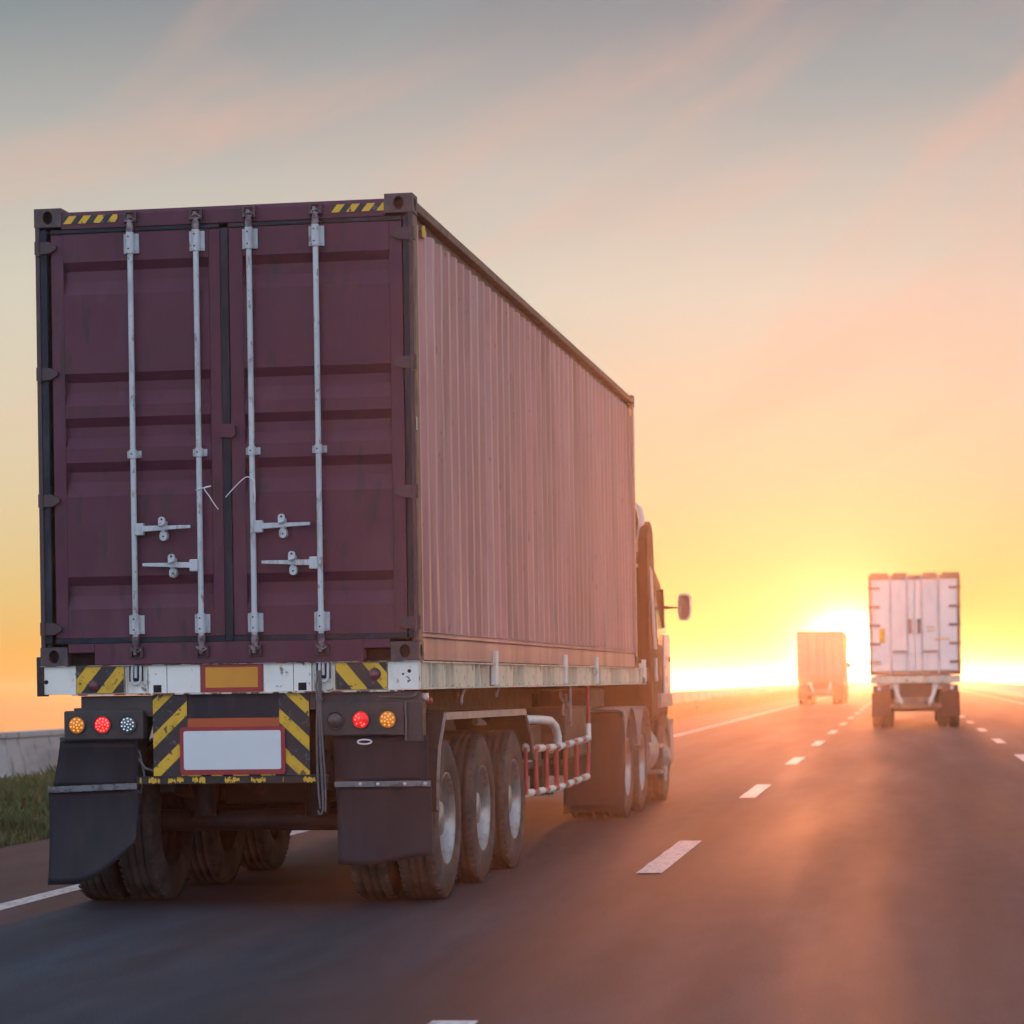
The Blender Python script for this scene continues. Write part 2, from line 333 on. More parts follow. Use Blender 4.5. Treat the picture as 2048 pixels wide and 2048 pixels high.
def clip_poly(poly, x0, x1, z0, z1):
    def cl(ps, ins, inter):
        o = []
        for i, p in enumerate(ps):
            q = ps[i-1]
            if ins(p):
                if not ins(q): o.append(inter(q, p))
                o.append(p)
            elif ins(q): o.append(inter(q, p))
        return o
    def ix(v): return lambda a, b: (v, a[1]+(b[1]-a[1])*(v-a[0])/(b[0]-a[0]))
    def iz(v): return lambda a, b: (a[0]+(b[0]-a[0])*(v-a[1])/(b[1]-a[1]), v)
    for ins, it in ((lambda p: p[0] >= x0, ix(x0)), (lambda p: p[0] <= x1, ix(x1)), (lambda p: p[1] >= z0, iz(z0)), (lambda p: p[1] <= z1, iz(z1))):
        if poly: poly = cl(poly, ins, it)
    return poly
def striped(mb, x0, x1, z0, z1, y, slope, period, width, off, mstripe=1, mbase=0, th=.003, dirn=1):
    """flat plate facing -y with slanted bands"""
    mb.box(x0, x1, y, y+th, z0, z1, mbase)
    H = z1-z0; sh = H/slope*dirn
    k = -12
    while k < 24:
        a = x0+off+k*period
        if dirn > 0: p = [(a, z0), (a+width, z0), (a+width+sh, z1), (a+sh, z1)]
        else: p = [(a, z0), (a+width, z0), (a+width+sh, z1), (a+sh, z1)]
        p = clip_poly(p, x0+.001, x1-.001, z0+.001, z1-.001)
        if len(p) > 2: mb.add([(q[0], y-.0012, q[1]) for q in p], [tuple(range(len(p)))], mstripe)
        k += 1
def rrect(x0, x1, z0, z1, r, n=5):
    o = []
    for cx, cz, a0 in ((x1-r, z1-r, 0), (x0+r, z1-r, 90), (x0+r, z0+r, 180), (x1-r, z0+r, 270)):
        for i in range(n+1):
            a = rad(a0+90*i/n); o.append((cx+r*math.cos(a), cz+r*math.sin(a)))
    return o

# ================================================================== ground, road, verge
Y0, Y1 = -60, 1250
def sheet(name, x0, x1, z, m, y0=Y0, y1=Y1, parent=None, **k):
    b = MB(); b.add([(x0, y0, z), (x1, y0, z), (x1, y1, z), (x0, y1, z)], [(0, 1, 2, 3)]); return b.build(name, m, parent, **k)
sheet('sky_mirror', -880, 880, -2.6, M['sky_mirror'], kind='structure')  # added sheet, mirrors the sky so its colour runs down to the wall tops
b = MB(); b.add([(-19, Y0, -3.2), (-13.2, Y0, -.12), (8.7, Y0, -.12), (14.5, Y0, -3.2), (14.5, Y1, -3.2), (8.7, Y1, -.12), (-13.2, Y1, -.12), (-19, Y1, -3.2)], [(0, 1, 6, 7), (1, 2, 5, 6), (2, 3, 4, 5), (0, 3, 2, 1), (7, 6, 5, 4)])
b.build('ground', M['soil'], kind='structure')
b = MB(); b.box(-8.0, 7.9, Y0, Y1, -.35, 0); road = b.build('road', M['asphalt'], kind='structure')
XE, XD, XD2, XR = -5.81, -1.86, 2.02, 5.95
def mark(x, wd, y0, y1, nm):
    b = MB(); b.box(x-wd/2, x+wd/2, y0, y1, -.002, .004); return b.build(nm, M['line'], road)
mark(XE, .17, Y0, Y1, 'edge_line'); mark(XR, .15, Y0, Y1, 'edge_line')
def dashmesh():
    b = MB(); n = 8; L_ = 3.9
    vs = []
    for i in range(n+1):
        y = -L_/2+L_*i/n
        e = .006*math.sin(i*2.3); vs += [(-.095+e, y, .004), (.095+e*.6, y, .004)]
    b.add(vs, [(2*i, 2*i+1, 2*i+3, 2*i+2) for i in range(n)])
    b.box(-.094, .094, -L_/2+.01, L_/2-.01, -.002, .003)
    return b
d0 = dashmesh().build('lane_dash', M['line'], road)
first = True
for k in range(-3, 40):
    for x in (XD, XD2):
        yy = 21.4+12.4*k+(0 if x == XD else .3)
        if first: o = d0; first = False
        else: o = d0.copy(); COL.objects.link(o); o.parent = road
        o.location = (x, yy, 0)
# grass verge on the left
b = MB(); b.add([(-12.3, Y0, .02), (-8.0, Y0, -.02), (-8.0, Y1, -.02), (-12.3, Y1, .02)], [(0, 1, 2, 3)]); b.build('verge', M['verge'], kind='structure')
def grass(n, y0, y1, hs, wd):
    x = rng.uniform(-12.2, -7.98, n); y = y0+(y1-y0)*rng.random(n)**1.15
    clump = .55+.45*np.sin(x*3.1+np.sin(y*.9)*2)*np.sin(y*1.7+x)
    edge = np.clip((-7.95-x)/.9, .18, 1)
    h = hs*(.5+.7*rng.random(n))*(.5+.7*np.clip(clump, 0, 1))*edge
    a = rng.uniform(0, PI, n); ww = wd*(.6+.8*rng.random(n)); ln = h*.45; la = rng.uniform(0, 2*PI, n)
    z0 = -.02+(-8-x)/4.3*.04
    v = np.zeros((n, 4, 3))
    v[:, 0] = np.stack([x-np.cos(a)*ww, y-np.sin(a)*ww, z0], 1); v[:, 1] = np.stack([x+np.cos(a)*ww, y+np.sin(a)*ww, z0], 1)
    v[:, 2] = np.stack([x+np.cos(a)*ww*.5+np.cos(la)*ln*.4, y+np.sin(a)*ww*.5+np.sin(la)*ln*.4, z0+h*.65], 1)
    v[:, 3] = np.stack([x+np.cos(la)*ln, y+np.sin(la)*ln, z0+h], 1)
    i = np.arange(n)*4
    f = np.concatenate([np.stack([i, i+1, i+2], 1), np.stack([i, i+2, i+3], 1)])
    return v.reshape(-1, 3), f
parts = [grass(95000, 12, 60, .27, .009), grass(60000, 60, 170, .28, .022), grass(50000, 170, 520, .34, .05)]
V = []; Fc = []; o_ = 0
for v_, f_ in parts: V.append(v_); Fc.append(f_+o_); o_ += len(v_)
V = np.concatenate(V); Fc = np.concatenate(Fc)
me = bpy.data.meshes.new('grass'); me.from_pydata(V.tolist(), [], Fc.tolist()); me.materials.append(M['grass'])
g = bpy.data.objects.new('grass', me); COL.objects.link(g); tag(g, label='green grass strip growing between the left road edge and the concrete wall', category='grass', kind='stuff')

# concrete walls: left one beyond the verge, right one at the road edge
def barrier(xc, hgt, name, label, s):
    b = MB(); Lg = 6.0
    prof = [(-.26, -.12), (-.26, .10), (-.16, .24), (-.10, hgt-.09), (-.13, hgt-.08), (-.13, hgt), (.13, hgt), (.13, hgt-.08), (.10, hgt-.09), (.16, .24), (.26, .10), (.26, -.12)]
    root = thing(name, label, 'wall', (xc, 0, 0))
    me = None
    b.prism([(p[0], p[1]) for p in prof], 'y', .01, Lg-.01)
    seg = b.build('wall_segment', M['concrete'], root, bevel=.008, seg=1)
    y = 6.0; seg.location = (0, y, 0)
    for k in range(1, 75):
        o = seg.copy(); COL.objects.link(o); o.parent = root; o.location = (0, y+Lg*k, rng.uniform(-.004, .004))
    b = MB(); b.prism([(p[0], p[1]) for p in prof], 'y', y+Lg*75+.01, Y1-5); b.build('wall_run', M['concrete'], root)
    return root
barrier(-12.55, .82, 'concrete_wall', 'long grey concrete wall behind the grass on the left side of the road', -1)
barrier(8.12, .80, 'concrete_wall', 'low concrete wall along the right road edge, on the white truck side', 1)

# ================================================================== the container truck
TX, TY, TR = -4.185, 16.311, -.01305
HW = 1.219; CB = 1.553; CT = 4.449; CL = 12.192
cont = thing('shipping_container', 'long maroon corrugated steel container with closed rear doors on the near trailer', 'container', (TX, TY, 0), TR)

# corner castings with real oval holes
def casting_mesh():
    # local box 0..w (x) , 0..l (y), 0..h (z); holes on -y and +x faces
    b = MB(); w_, l_, h_ = .178, .162, .118
    def face(fn, W_, H_, hx, hz, hole_d=.05):
        cx, cz = W_/2, H_/2; n = 20
        hole = [(cx+hx*math.cos(2*PI*i/n), cz+hz*math.sin(2*PI*i/n)) for i in range(n)]
        rect = []
        for i in range(n):
            a = 2*PI*i/n; dx, dz = math.cos(a), math.sin(a)
            t = min((W_/2)/abs(dx) if abs(dx) > 1e-6 else 9, (H_/2)/abs(dz) if abs(dz) > 1e-6 else 9)
            rect.append((cx+dx*t, cz+dz*t))
        # snap nearest to the corners
        for c_ in ((0, 0), (W_, 0), (W_, H_), (0, H_)):
            j = min(range(n), key=lambda k: (rect[k][0]-c_[0])**2+(rect[k][1]-c_[1])**2); rect[j] = c_
        vs = [fn(p, 0) for p in rect]+[fn(p, 0) for p in hole]+[fn(p, hole_d) for p in hole]
        fs = [(i, (i+1) % n, n+(i+1) % n, n+i) for i in range(n)]+[(n+i, n+(i+1) % n, 2*n+(i+1) % n, 2*n+i) for i in range(n)]
        b.add(vs, fs, 0); b.add([fn(p, hole_d) for p in hole], [tuple(range(n))], 1)
    face(lambda p, d: (p[0], d, p[1]), w_, h_, .033, .042)
    face(lambda p, d: (w_-d, p[0], p[1]), l_, h_, .036, .040)
    b.add([(0, 0, 0), (w_, 0, 0), (w_, l_, 0), (0, l_, 0)], [(0, 1, 2, 3)])
    b.add([(0, 0, h_), (w_, 0, h_), (w_, l_, h_), (0, l_, h_)], [(0, 1, 2, 3)])
    b.add([(0, 0, 0), (0, l_, 0), (0, l_, h_), (0, 0, h_)], [(0, 1, 2, 3)]); b.add([(0, l_, 0), (w_, l_, 0), (w_, l_, h_), (0, l_, h_)], [(0, 1, 2, 3)])
    return b
cm = casting_mesh()
c0 = cm.build('corner_casting', [M['casting'], M['hollow']], cont)
k = 0
for sx in (1, -1):
    for sy in (1, -1):
        for zz in (CB, CT-.118):
            o = c0 if k == 0 else c0.copy()
            if k: COL.objects.link(o); o.parent = cont
            o.scale = (sx, sy, 1); o.location = (sx*(HW-.176), (-.004 if sy > 0 else CL+.004), zz); k += 1
# posts, header, sill
b = MB()
for s in (-1, 1):
    x0, x1 = (HW-.026, HW-.001) if s > 0 else (-HW+.001, -HW+.030)
    b.box(x0, x1, .0, .05, CB+.118, CT-.118)
b.split('rear_post', M['frame'], cont, bevel=.004)
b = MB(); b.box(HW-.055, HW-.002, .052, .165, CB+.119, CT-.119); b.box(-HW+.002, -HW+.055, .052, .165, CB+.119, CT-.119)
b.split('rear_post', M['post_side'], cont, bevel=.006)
b = MB(); b.prism([(0, 4.312), (0, 4.398), (.018, 4.424), (.12, 4.424), (.12, 4.312)], 'x', -HW+.177, HW-.177); b.build('door_header', M['paint'], cont, bevel=.005)
b = MB(); b.box(-.865, .872, 0, .12, 1.556, 1.690)
b.box(-1.038, -.866, .0, .12, 1.634, 1.690); b.box(.873, 1.040, .0, .12, 1.634, 1.690)
b.box(-1.038, -.866, .08, .12, 1.556, 1.633, 1); b.box(.873, 1.040, .08, .12, 1.556, 1.633, 1)
b.build('door_sill', [M['paint'], M['hollow']], cont, bevel=.003)
b = MB(); b.box(-HW+.03, HW-.03, .075, .085, 1.69, 4.31); b.build('door_backing', M['hollow'], cont)

# doors with pressed horizontal grooves
GR = [(4.105, 4.050, 3.985, 3.896), (3.400, 3.345, 3.285, 3.195), (3.118, 3.062, 3.000, 2.925), (2.837, 2.778, 2.715, 2.622), (2.115, 2.058, 1.995, 1.910)]
def door(x0, x1, rx0, rx1, bars, hup, hdn, hinge_x, sgn):
    YF, YR = .014, .050
    b = MB(); z0, z1 = 1.727, 4.283
    b.box(x0, rx0, YF, .05, z0, z1); b.box(rx1, x1, YF, .05, z0, z1)
    prof = [(z1, YF)]
    for (a, c, d, e) in GR: prof += [(a, YF), (c, YR), (d, YR), (e, YF)]
    prof.append((z0, YF))
    for i in range(len(prof)-1):
        (za, ya), (zb, yb) = prof[i], prof[i+1]
        b.add([(rx0, ya, za), (rx1, ya, za), (rx1, yb, zb), (rx0, yb, zb)], [(0, 1, 2, 3)])
    for (a, c, d, e) in GR:
        for xx in (rx0+.0005, rx1-.0005): b.add([(xx, YF, a), (xx, YR, c), (xx, YR, d), (xx, YF, e)], [(0, 1, 2, 3)])
    dr = b.build('door', M['paint'], cont, bevel=.003, seg=1)
    # gaskets
    b = MB(); gx = hinge_x
    b.box(min(gx, gx+sgn*.045), max(gx, gx+sgn*.045), .004, .03, 1.693, 4.312); b.build('gasket', M['gasket'], dr, bevel=.004)
    b = MB(); b.box(x0-.001, x1+.001, .005, .03, 4.285, 4.3115); b.box(x0-.001, x1+.001, .005, .03, 1.6905, 1.725); b.split('gasket', M['gasket'], dr, bevel=.004)
    # hinges: four, tapered blade wrapping the post
    for zc_ in (4.20, 3.402, 2.60, 1.788):
        b = MB(); a0, a1 = (hinge_x+sgn*.075, hinge_x-sgn*.065)
        pts = [(a0, zc_-.042), (a0, zc_+.042), (a1+sgn*.045, zc_+.036), (a1, zc_+.012), (a1, zc_-.012), (a1+sgn*.045, zc_-.036)]
        b.prism(pts, 'y', -.012, .016); b.tube([(hinge_x+sgn*.052, -.010, zc_-.052), (hinge_x+sgn*.052, -.010, zc_+.052)], .014, 10)
        b.build('hinge', M['frame'], dr, bevel=.004)
    for bx in bars:
        b = MB(); yb = -.026
        b.tube([(bx, yb, 1.70), (bx, yb, 4.30)], .0175, 14)
        b.build('locking_bar', M['zinc'], dr)
        for (zt, s_) in ((4.30, 1), (1.70, -1)):   # cam ends
            b = MB(); b.tube([(bx, yb, zt-.03*s_), (bx, yb, zt-.002*s_), (bx, yb, zt+.030*s_), (bx, yb, zt+.045*s_)], [.024, .024, .018, .018], 12)
            b.box(bx-.030, bx+.026, yb-.012, yb+.014, *sorted((zt+.038*s_, zt+.050*s_)))
            b.tube([(bx-.034, yb-.004, zt+.040*s_), (bx-.012, yb-.012, zt+.062*s_), (bx+.016, yb-.012, zt+.066*s_), (bx+.034, yb-.004, zt+.050*s_)], .0065, 8)
            b.tube([(bx-.004, yb, zt+.05*s_), (bx-.006, yb, zt+.085*s_)], .013, 8)
            b.build('bar_cam', M['cam'], dr, bevel=.002)
            b = MB(); b.box(bx-.040, bx-.024, -.030, 0.0, *sorted((zt+.035*s_, zt+.098*s_))); b.box(bx+.028, bx+.044, -.030, 0.0, *sorted((zt+.035*s_, zt+.098*s_)))
            b.box(bx-.040, bx+.044, -.012, 0.0, *sorted((zt+.098*s_, zt+.108*s_)))
            b.build('cam_keeper', M['frame'], dr, bevel=.002)
        for (za, zb, hw_) in ((4.143, 4.268, .049), (2.855, 2.900, .046), (1.747, 1.864, .049)):   # brackets
            b = MB(); b.box(bx-hw_, bx+hw_, .000, .0135, za, zb)
            b.tube([(bx, yb, za-.004), (bx, yb, zb+.004)], .0255, 14)
            b.box(bx-.026, bx+.026, yb, .004, za+.003, zb-.003)
            for qx in (-1, 1):
                for qz in ((za+.02, zb-.02) if zb-za > .08 else ((za+zb)/2,)):
                    b.tube([(bx+qx*(hw_-.011), .002, qz), (bx+qx*(hw_-.011), -.007, qz)], .0065, 8)
            for qz in ((za+.025, zb-.025) if zb-za > .08 else ((za+zb)/2,)): b.disc((bx-.004, yb-.0262, qz), .0055, 'y', 10, 1)
            b.build('bar_bracket', [M['zinc'], M['hollow']], dr, bevel=.002)
    def handle(bx, z, s_, lx):
        b = MB()
        b.box(*sorted((bx+s_*.012, bx+s_*.066)), -.052, -.010, z-.040, z+.036)
        b.build('handle_hub', M['zinc'], dr, bevel=.006)
        b = MB(); xs = [bx+s_*t for t in (.060, .14, .21, .29, .37)]
        hh = [.018, .017, .013, .012, .010]
        for i in range(4):
            xa, xb = xs[i], xs[i+1]; za, zb = z+.004*i*0+.002*i, z+.002*(i+1)
            b.hexa([(xa, -.052, za-hh[i]), (xb, -.052, zb-hh[i+1]), (xb, -.040, zb-hh[i+1]), (xa, -.040, za-hh[i]),
                    (xa, -.052, za+hh[i]), (xb, -.052, zb+hh[i+1]), (xb, -.040, zb+hh[i+1]), (xa, -.040, za+hh[i])])
        b.build('door_handle', M['zinc'], dr, bevel=.003)
        b = MB()
        b.prism(rrect(lx-.023, lx+.023, z-.076, z-.016, .022), 'y', -.038, .012)
        b.prism(rrect(lx-.022, lx+.020, z+.010, z+.072, .020), 'y', -.068, -.046); b.prism(rrect(lx-.016, lx+.016, z-.02, z+.05, .012), 'y', -.046, .012)
        b.tube([(lx-.018, -.070, z+.016), (lx+.018, -.070, z+.028)], .008, 8)
        b.disc((lx, -.0695, z+.055), .007, 'y', 10, 1); b.disc((lx, -.0395, z-.05), .006, 'y', 10, 1)
        b.build('handle_latch', [M['zinc'], M['hollow']], dr, bevel=.003)
    handle(hup[0], 2.405, 1, hup[1]); handle(hdn[0], 2.172, -1, hdn[1])
    return dr
d1 = door(-1.120, -.016, -1.037, -.090, (-.587, -.160), (-.587, -.396), (-.160, -.337), -1.143, -1)
d2 = door(.040, 1.148, .130, 1.065, (.182, .608), (.182, .374), (.608, .436), 1.172-.015, 1)
b = MB(); b.box(-.0145, .0385, .006, .03, 1.693, 4.284); b.build('gasket', M['gasket'], cont, bevel=.006)
b = MB(); b.prism([(-.040, 2.975), (-.040, 3.045), (-.02, 3.052), (.055, 3.052), (.072, 3.04), (.072, 2.98), (.055, 2.968), (-.02, 2.968)], 'y', -.012, .006); b.build('lock_plate', M['paint'], cont, bevel=.004)
# hazard stickers on the header
for (x0, x1) in ((-1.030, -.672), (.704, 1.041)):
    b = MB(); striped(b, x0, x1, 4.345, 4.396, -.0035, 1.25, .096, .050, 0, 1, 0, .003)
    b.build('hazard_sticker', [M['black'], M['yellow']], cont)
# walls
def corr(x_out, s_, y0, y1, z0, z1, period=.2785, depth=.042):
    n = round((y1-y0)/period); p = (y1-y0)/n; pts = []
    for i in range(n):
        a = y0+i*p
        pts += [(a, 0), (a+p*.26, 0), (a+p*.50, depth), (a+p*.76, depth)]
    pts.append((y1, 0)); b = MB()
    nz = 9; vs = []
    for j in range(nz+1):
        z = z0+(z1-z0)*j/nz
        for (yy, d_) in pts:
            dent = .004*math.sin(yy*3.1+z*2.2)*math.sin(z*1.9+yy*.7)+.0025*math.sin(yy*9.3+z*4)
            if j in (0, nz): dent = 0
            vs.append((x_out-s_*(d_+abs(dent)), yy, z))
    k = len(pts); b.add(vs, [(j*k+i, j*k+i+1, (j+1)*k+i+1, (j+1)*k+i) for j in range(nz) for i in range(k-1)])
    return b
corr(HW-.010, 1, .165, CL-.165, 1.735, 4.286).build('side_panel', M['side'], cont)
b = MB(); n = round((CL-.33)/.2785); p = (CL-.33)/n
for i in range(n):
    a = .165+i*p
    b.add([(HW-.0105, a, 4.286), (HW-.0105, a+p*.26, 4.286), (HW-.046, a+p*.50, 4.286), (HW-.052, a+p*.3, 4.300), (HW-.052, a, 4.300), (HW-.046, a-p*.24, 4.286)], [(0, 1, 2, 3, 4, 5)])
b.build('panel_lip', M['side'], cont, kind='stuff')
b = MB(); b.box(HW-.075, HW-.057, .165, CL-.165, 4.27, 4.364); b.build('rail_shade_strip', M['frame'], cont)  # dark strip put in for the shade under the top rail
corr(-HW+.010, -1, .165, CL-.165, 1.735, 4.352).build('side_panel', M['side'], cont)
b = MB()
for s in (-1, 1): b.box(min(s*HW-s*.001, s*(HW-.062)), max(s*HW-s*.001, s*(HW-.062)), .16, CL-.16, 4.364, 4.420)
b.split('top_rail', M['frame'], cont, bevel=.005)
for s in (-1, 1):
    b = MB()
    q = lambda a, c: sorted((s*a, s*c))
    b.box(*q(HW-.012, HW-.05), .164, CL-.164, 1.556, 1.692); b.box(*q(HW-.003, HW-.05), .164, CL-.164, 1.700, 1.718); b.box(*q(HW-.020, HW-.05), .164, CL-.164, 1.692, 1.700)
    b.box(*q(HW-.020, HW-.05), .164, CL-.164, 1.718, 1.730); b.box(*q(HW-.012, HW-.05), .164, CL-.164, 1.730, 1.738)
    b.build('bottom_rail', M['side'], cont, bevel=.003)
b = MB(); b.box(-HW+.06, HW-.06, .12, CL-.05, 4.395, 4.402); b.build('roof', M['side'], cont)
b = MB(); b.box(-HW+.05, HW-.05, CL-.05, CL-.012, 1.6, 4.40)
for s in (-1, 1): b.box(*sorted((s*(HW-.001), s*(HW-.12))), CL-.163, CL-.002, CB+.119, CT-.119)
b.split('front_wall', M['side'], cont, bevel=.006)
b = MB(); b.box(-1.15, 1.15, .15, CL-.1, 1.60, 1.66); b.build('floor', M['chassis'], cont)
# yellow stickers on the side, and a small marker by the post
b = MB(); b.prism([(.36, 4.235), (.36, 4.300), (.44, 4.320), (.47, 4.270), (.43, 4.235)], 'x', HW-.012, HW-.006); b.build('side_sticker', M['yellow'], cont)
b = MB(); b.prism([(11.85, 4.22), (11.85, 4.30), (11.95, 4.30), (11.95, 4.22)], 'x', HW-.012, HW-.006); b.build('side_sticker', M['yellow'], cont)
b = MB(); b.box(HW-.0012, HW+.001, .010, .030, 2.99, 3.06, 0); b.box(HW-.0012, HW+.001, .031, .056, 2.985, 3.065, 1); b.build('marker_sticker', [M['black'], M['plate']], cont)

# loose wire tied round the two inner bars
def wire(name, pts, r, label):
    P_ = [Vector(p) for p in pts]; out_ = []
    for i in range(len(P_)-1):
        p0, p1, p2, p3 = P_[max(i-1, 0)], P_[i], P_[i+1], P_[min(i+2, len(P_)-1)]
        for t in (0, .2, .4, .6, .8): out_.append(.5*((2*p1)+(p2-p0)*t+(2*p0-5*p1+4*p2-p3)*t*t+(3*p1-p0-3*p2+p3)*t**3))
    out_.append(P_[-1]); b = MB(); b.tube(out_, r, 6); return b, label
b, lb = wire('tie_wire', [(-.175, -.050, 2.640), (-.150, -.056, 2.648), (-.10, -.060, 2.655), (-.075, -.06, 2.662), (-.12, -.058, 2.650), (-.09, -.05, 2.60), (-.06, -.045, 2.55), (-.035, -.04, 2.515)], .0035, '')
o1 = b.build('tie_wire', M['wire']); tag(o1, label='pale wire end twisted round the second locking bar of the container', category='wire')
b, lb = wire('tie_wire', [(.170, -.048, 2.700), (.200, -.050, 2.695), (.196, -.05, 2.640), (.204, -.05, 2.58), (.198, -.05, 2.55), (.204, -.05, 2.60), (.198, -.052, 2.68), (.165, -.056, 2.712), (.13, -.056, 2.70), (.08, -.056, 2.655), (.03, -.055, 2.605), (.015, -.05, 2.59)], .0032, '')
o2 = b.build('tie_wire', M['wire']); tag(o2, label='thin curling wire hanging from the third locking bar across the door gap', category='wire')
for o in (o1, o2): o.location = (TX, TY, 0); o.rotation_euler = (0, 0, TR)

# ------------------------------------------------------------------ trailer
tr = thing('semi_trailer', 'near flatbed trailer under the maroon container with striped white rear beam', 'trailer', (TX, TY, 0), TR)
ZT, ZB = 1.549, 1.372
# rear beam
b = MB()
segs = [(-1.205, -.994), (-.520, -.402), (-.398, -.183), (.225, .415), (.419, .532), (1.018, 1.212)]
for (a, c) in segs: b.box(a, c, .012, .10, ZB, ZT)
b.box(-.994, -.520, .035, .10, ZB, ZT); b.box(-.183, .225, .035, .10, ZB, ZT); b.box(.532, 1.018, .035, .10, ZB, ZT)
b.build('rear_beam', M['white'], tr, bevel=.003)
b = MB(); b.box(-1.225, 1.226, -.006, .12, ZT+.0005, ZT+.0035); b.box(-1.02, 1.10, -.002, .12, ZB-.010, ZB-.0005); b.build('beam_lip', M['edge'], tr)
b = MB(); b.box(-1.250, -1.206, .0, .11, ZB-.01, 1.612); b.box(-1.247, -1.208, .11, 1.1, ZB, ZT); b.build('end_cap', M['chassis'], tr, bevel=.004)
for (x, z) in ((-.462, 1.400), (.474, 1.402)):
    b = MB(); b.box(x-.026, x+.026, .010, .0118, z-.024, z+.024); b.build('square_hole', M['hollow'], tr)
for (x, z, r) in ((-1.19, 1.452, .014), (1.155, 1.488, .012), (1.115, 1.470, .007)):
    b = MB(); b.disc((x, .011, z), r, 'y', 14); b.split('bolt_hole', M['hollow'], tr)
for (x0, x1, sg, off) in ((-.990, -.679, 1, .028), (.689, 1.014, -1, .0)):
    b = MB(); striped(b, x0, x1, ZB+.006, ZT-.004, .008, 1.2, .204, .102, off, 1, 0, .004, sg)
    b.build('hazard_plate', [M['yellow'], M['black']], tr)
b = MB(); b.box(-.178, .220, .008, .014, ZB+.002, ZT-.002); b.build('reflector_border', M['red'], tr, bevel=.002)
b = MB(); b.box(-.148, .190, .0055, .0078, ZB+.030, ZT-.020); b.build('reflector_panel', M['orange'], tr)
for (x, z) in ((-.876, 1.425), (.937, 1.472)):
    b = MB(); b.lathe([(-.018, .001), (-.016, .022), (-.008, .029), (.006, .032)], (x, .004, z), 'y', 24, 1); b.lathe([(-.004, .030), (-.004, .038), (.006, .040)], (x, .006, z), 'y', 24, 0)
    b.build('side_lamp', [M['housing'], M['dullred']], tr)
# recesses with shackles
for x in (-.598, .612):
    b = MB(); b.box(x-.074, x+.074, .030, .034, ZB+.003, ZT-.003); b.box(x-.070, x-.066, .012, .033, ZB+.01, ZT-.02); b.box(x+.066, x+.070, .012, .033, ZB+.01, ZT-.02); b.build('recess_plate', M['white'], tr)
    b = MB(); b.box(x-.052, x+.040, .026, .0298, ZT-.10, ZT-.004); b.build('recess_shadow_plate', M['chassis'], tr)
    b = MB(); pts = [(x-.026, .010, 1.545)]+[(x+.028*math.cos(a), .004, 1.462+.034*math.sin(a)) for a in np.linspace(PI, 2*PI, 9)]+[(x+.028, .010, 1.545)]
    b.tube(pts, .0085, 10); b.tube([(x-.004, .016, 1.548), (x-.004, .012, 1.47)], .010, 8); b.build('shackle', M['zinc'], tr)
# side beams with ribs and pockets
for s in (1, -1):
    q = lambda a, c: sorted((s*a, s*c)); m_ = M['cream'] if s > 0 else M['chassis']
    b = MB(); b.box(*q(1.150, 1.165), .12, 13.05, ZB+.012, ZT-.008); b.box(*q(1.150, 1.222), .12, 13.10, ZT-.010, ZT); b.box(*q(1.150, 1.222), .12, 13.0, ZB, ZB+.010)
    b.box(*q(1.150, 1.222), 13.05, 13.06, ZB+.03, ZT-.01)
    b.build('side_beam', m_, tr, bevel=.002)
    rib = MB(); rib.box(*q(1.166, 1.219), -.008, .008, ZB+.011, ZT-.011); rb = rib.build('beam_rib', m_, tr); rb.location = (0, 1.06, 0)
    ys = [.42, .60, 2.22, 2.60, 3.90, 4.17, 5.45, 5.74, 6.62, 6.90, 7.31, 8.55, 8.91, 10.05, 10.42, 11.60, 11.91, 12.45]
    for yy in ys:
        o = rb.copy(); COL.objects.link(o); o.parent = tr; o.location = (0, yy, 0)
    # filler plates standing proud between ribs
    pl = MB(); pl.box(*q(1.166, 1.204), 0, 1.0, ZB+.011, ZT-.011); pr = pl.build('beam_plate', m_, tr)
    spans = [(.16, .40), (.72, .98), (1.28, 2.10), (2.90, 3.78), (4.32, 5.32), (6.0, 6.5), (7.45, 8.42), (9.1, 9.92), (10.7, 11.45), (12.1, 12.4)]
    for i, (a, c) in enumerate(spans):
        o = pr if i == 0 else pr.copy()
        if i: COL.objects.link(o); o.parent = tr
        o.location = (0, a, 0); o.scale = (1, c-a, 1)
    for yy in (2.92, 6.60, 8.72, 12.85):
        b = MB(); b.box(*q(1.190, 1.228), yy-.06, yy+.06, ZB+.02, 1.640); b.box(*q(1.160, 1.19), yy-.05, yy+.05, ZT, 1.60); b.build('stake_pocket', M['white'] if s > 0 else M['chassis'], tr, bevel=.004)
b = MB()
for s in (-1, 1): b.box(*sorted((s*.42, s*.52)), .3, 12.6, .95, 1.36)
for yy in np.arange(.5, 13, 1.3): b.box(-1.149, 1.149, yy, yy+.08, 1.38, 1.52)
b.split('chassis_frame', M['chassis'], tr)
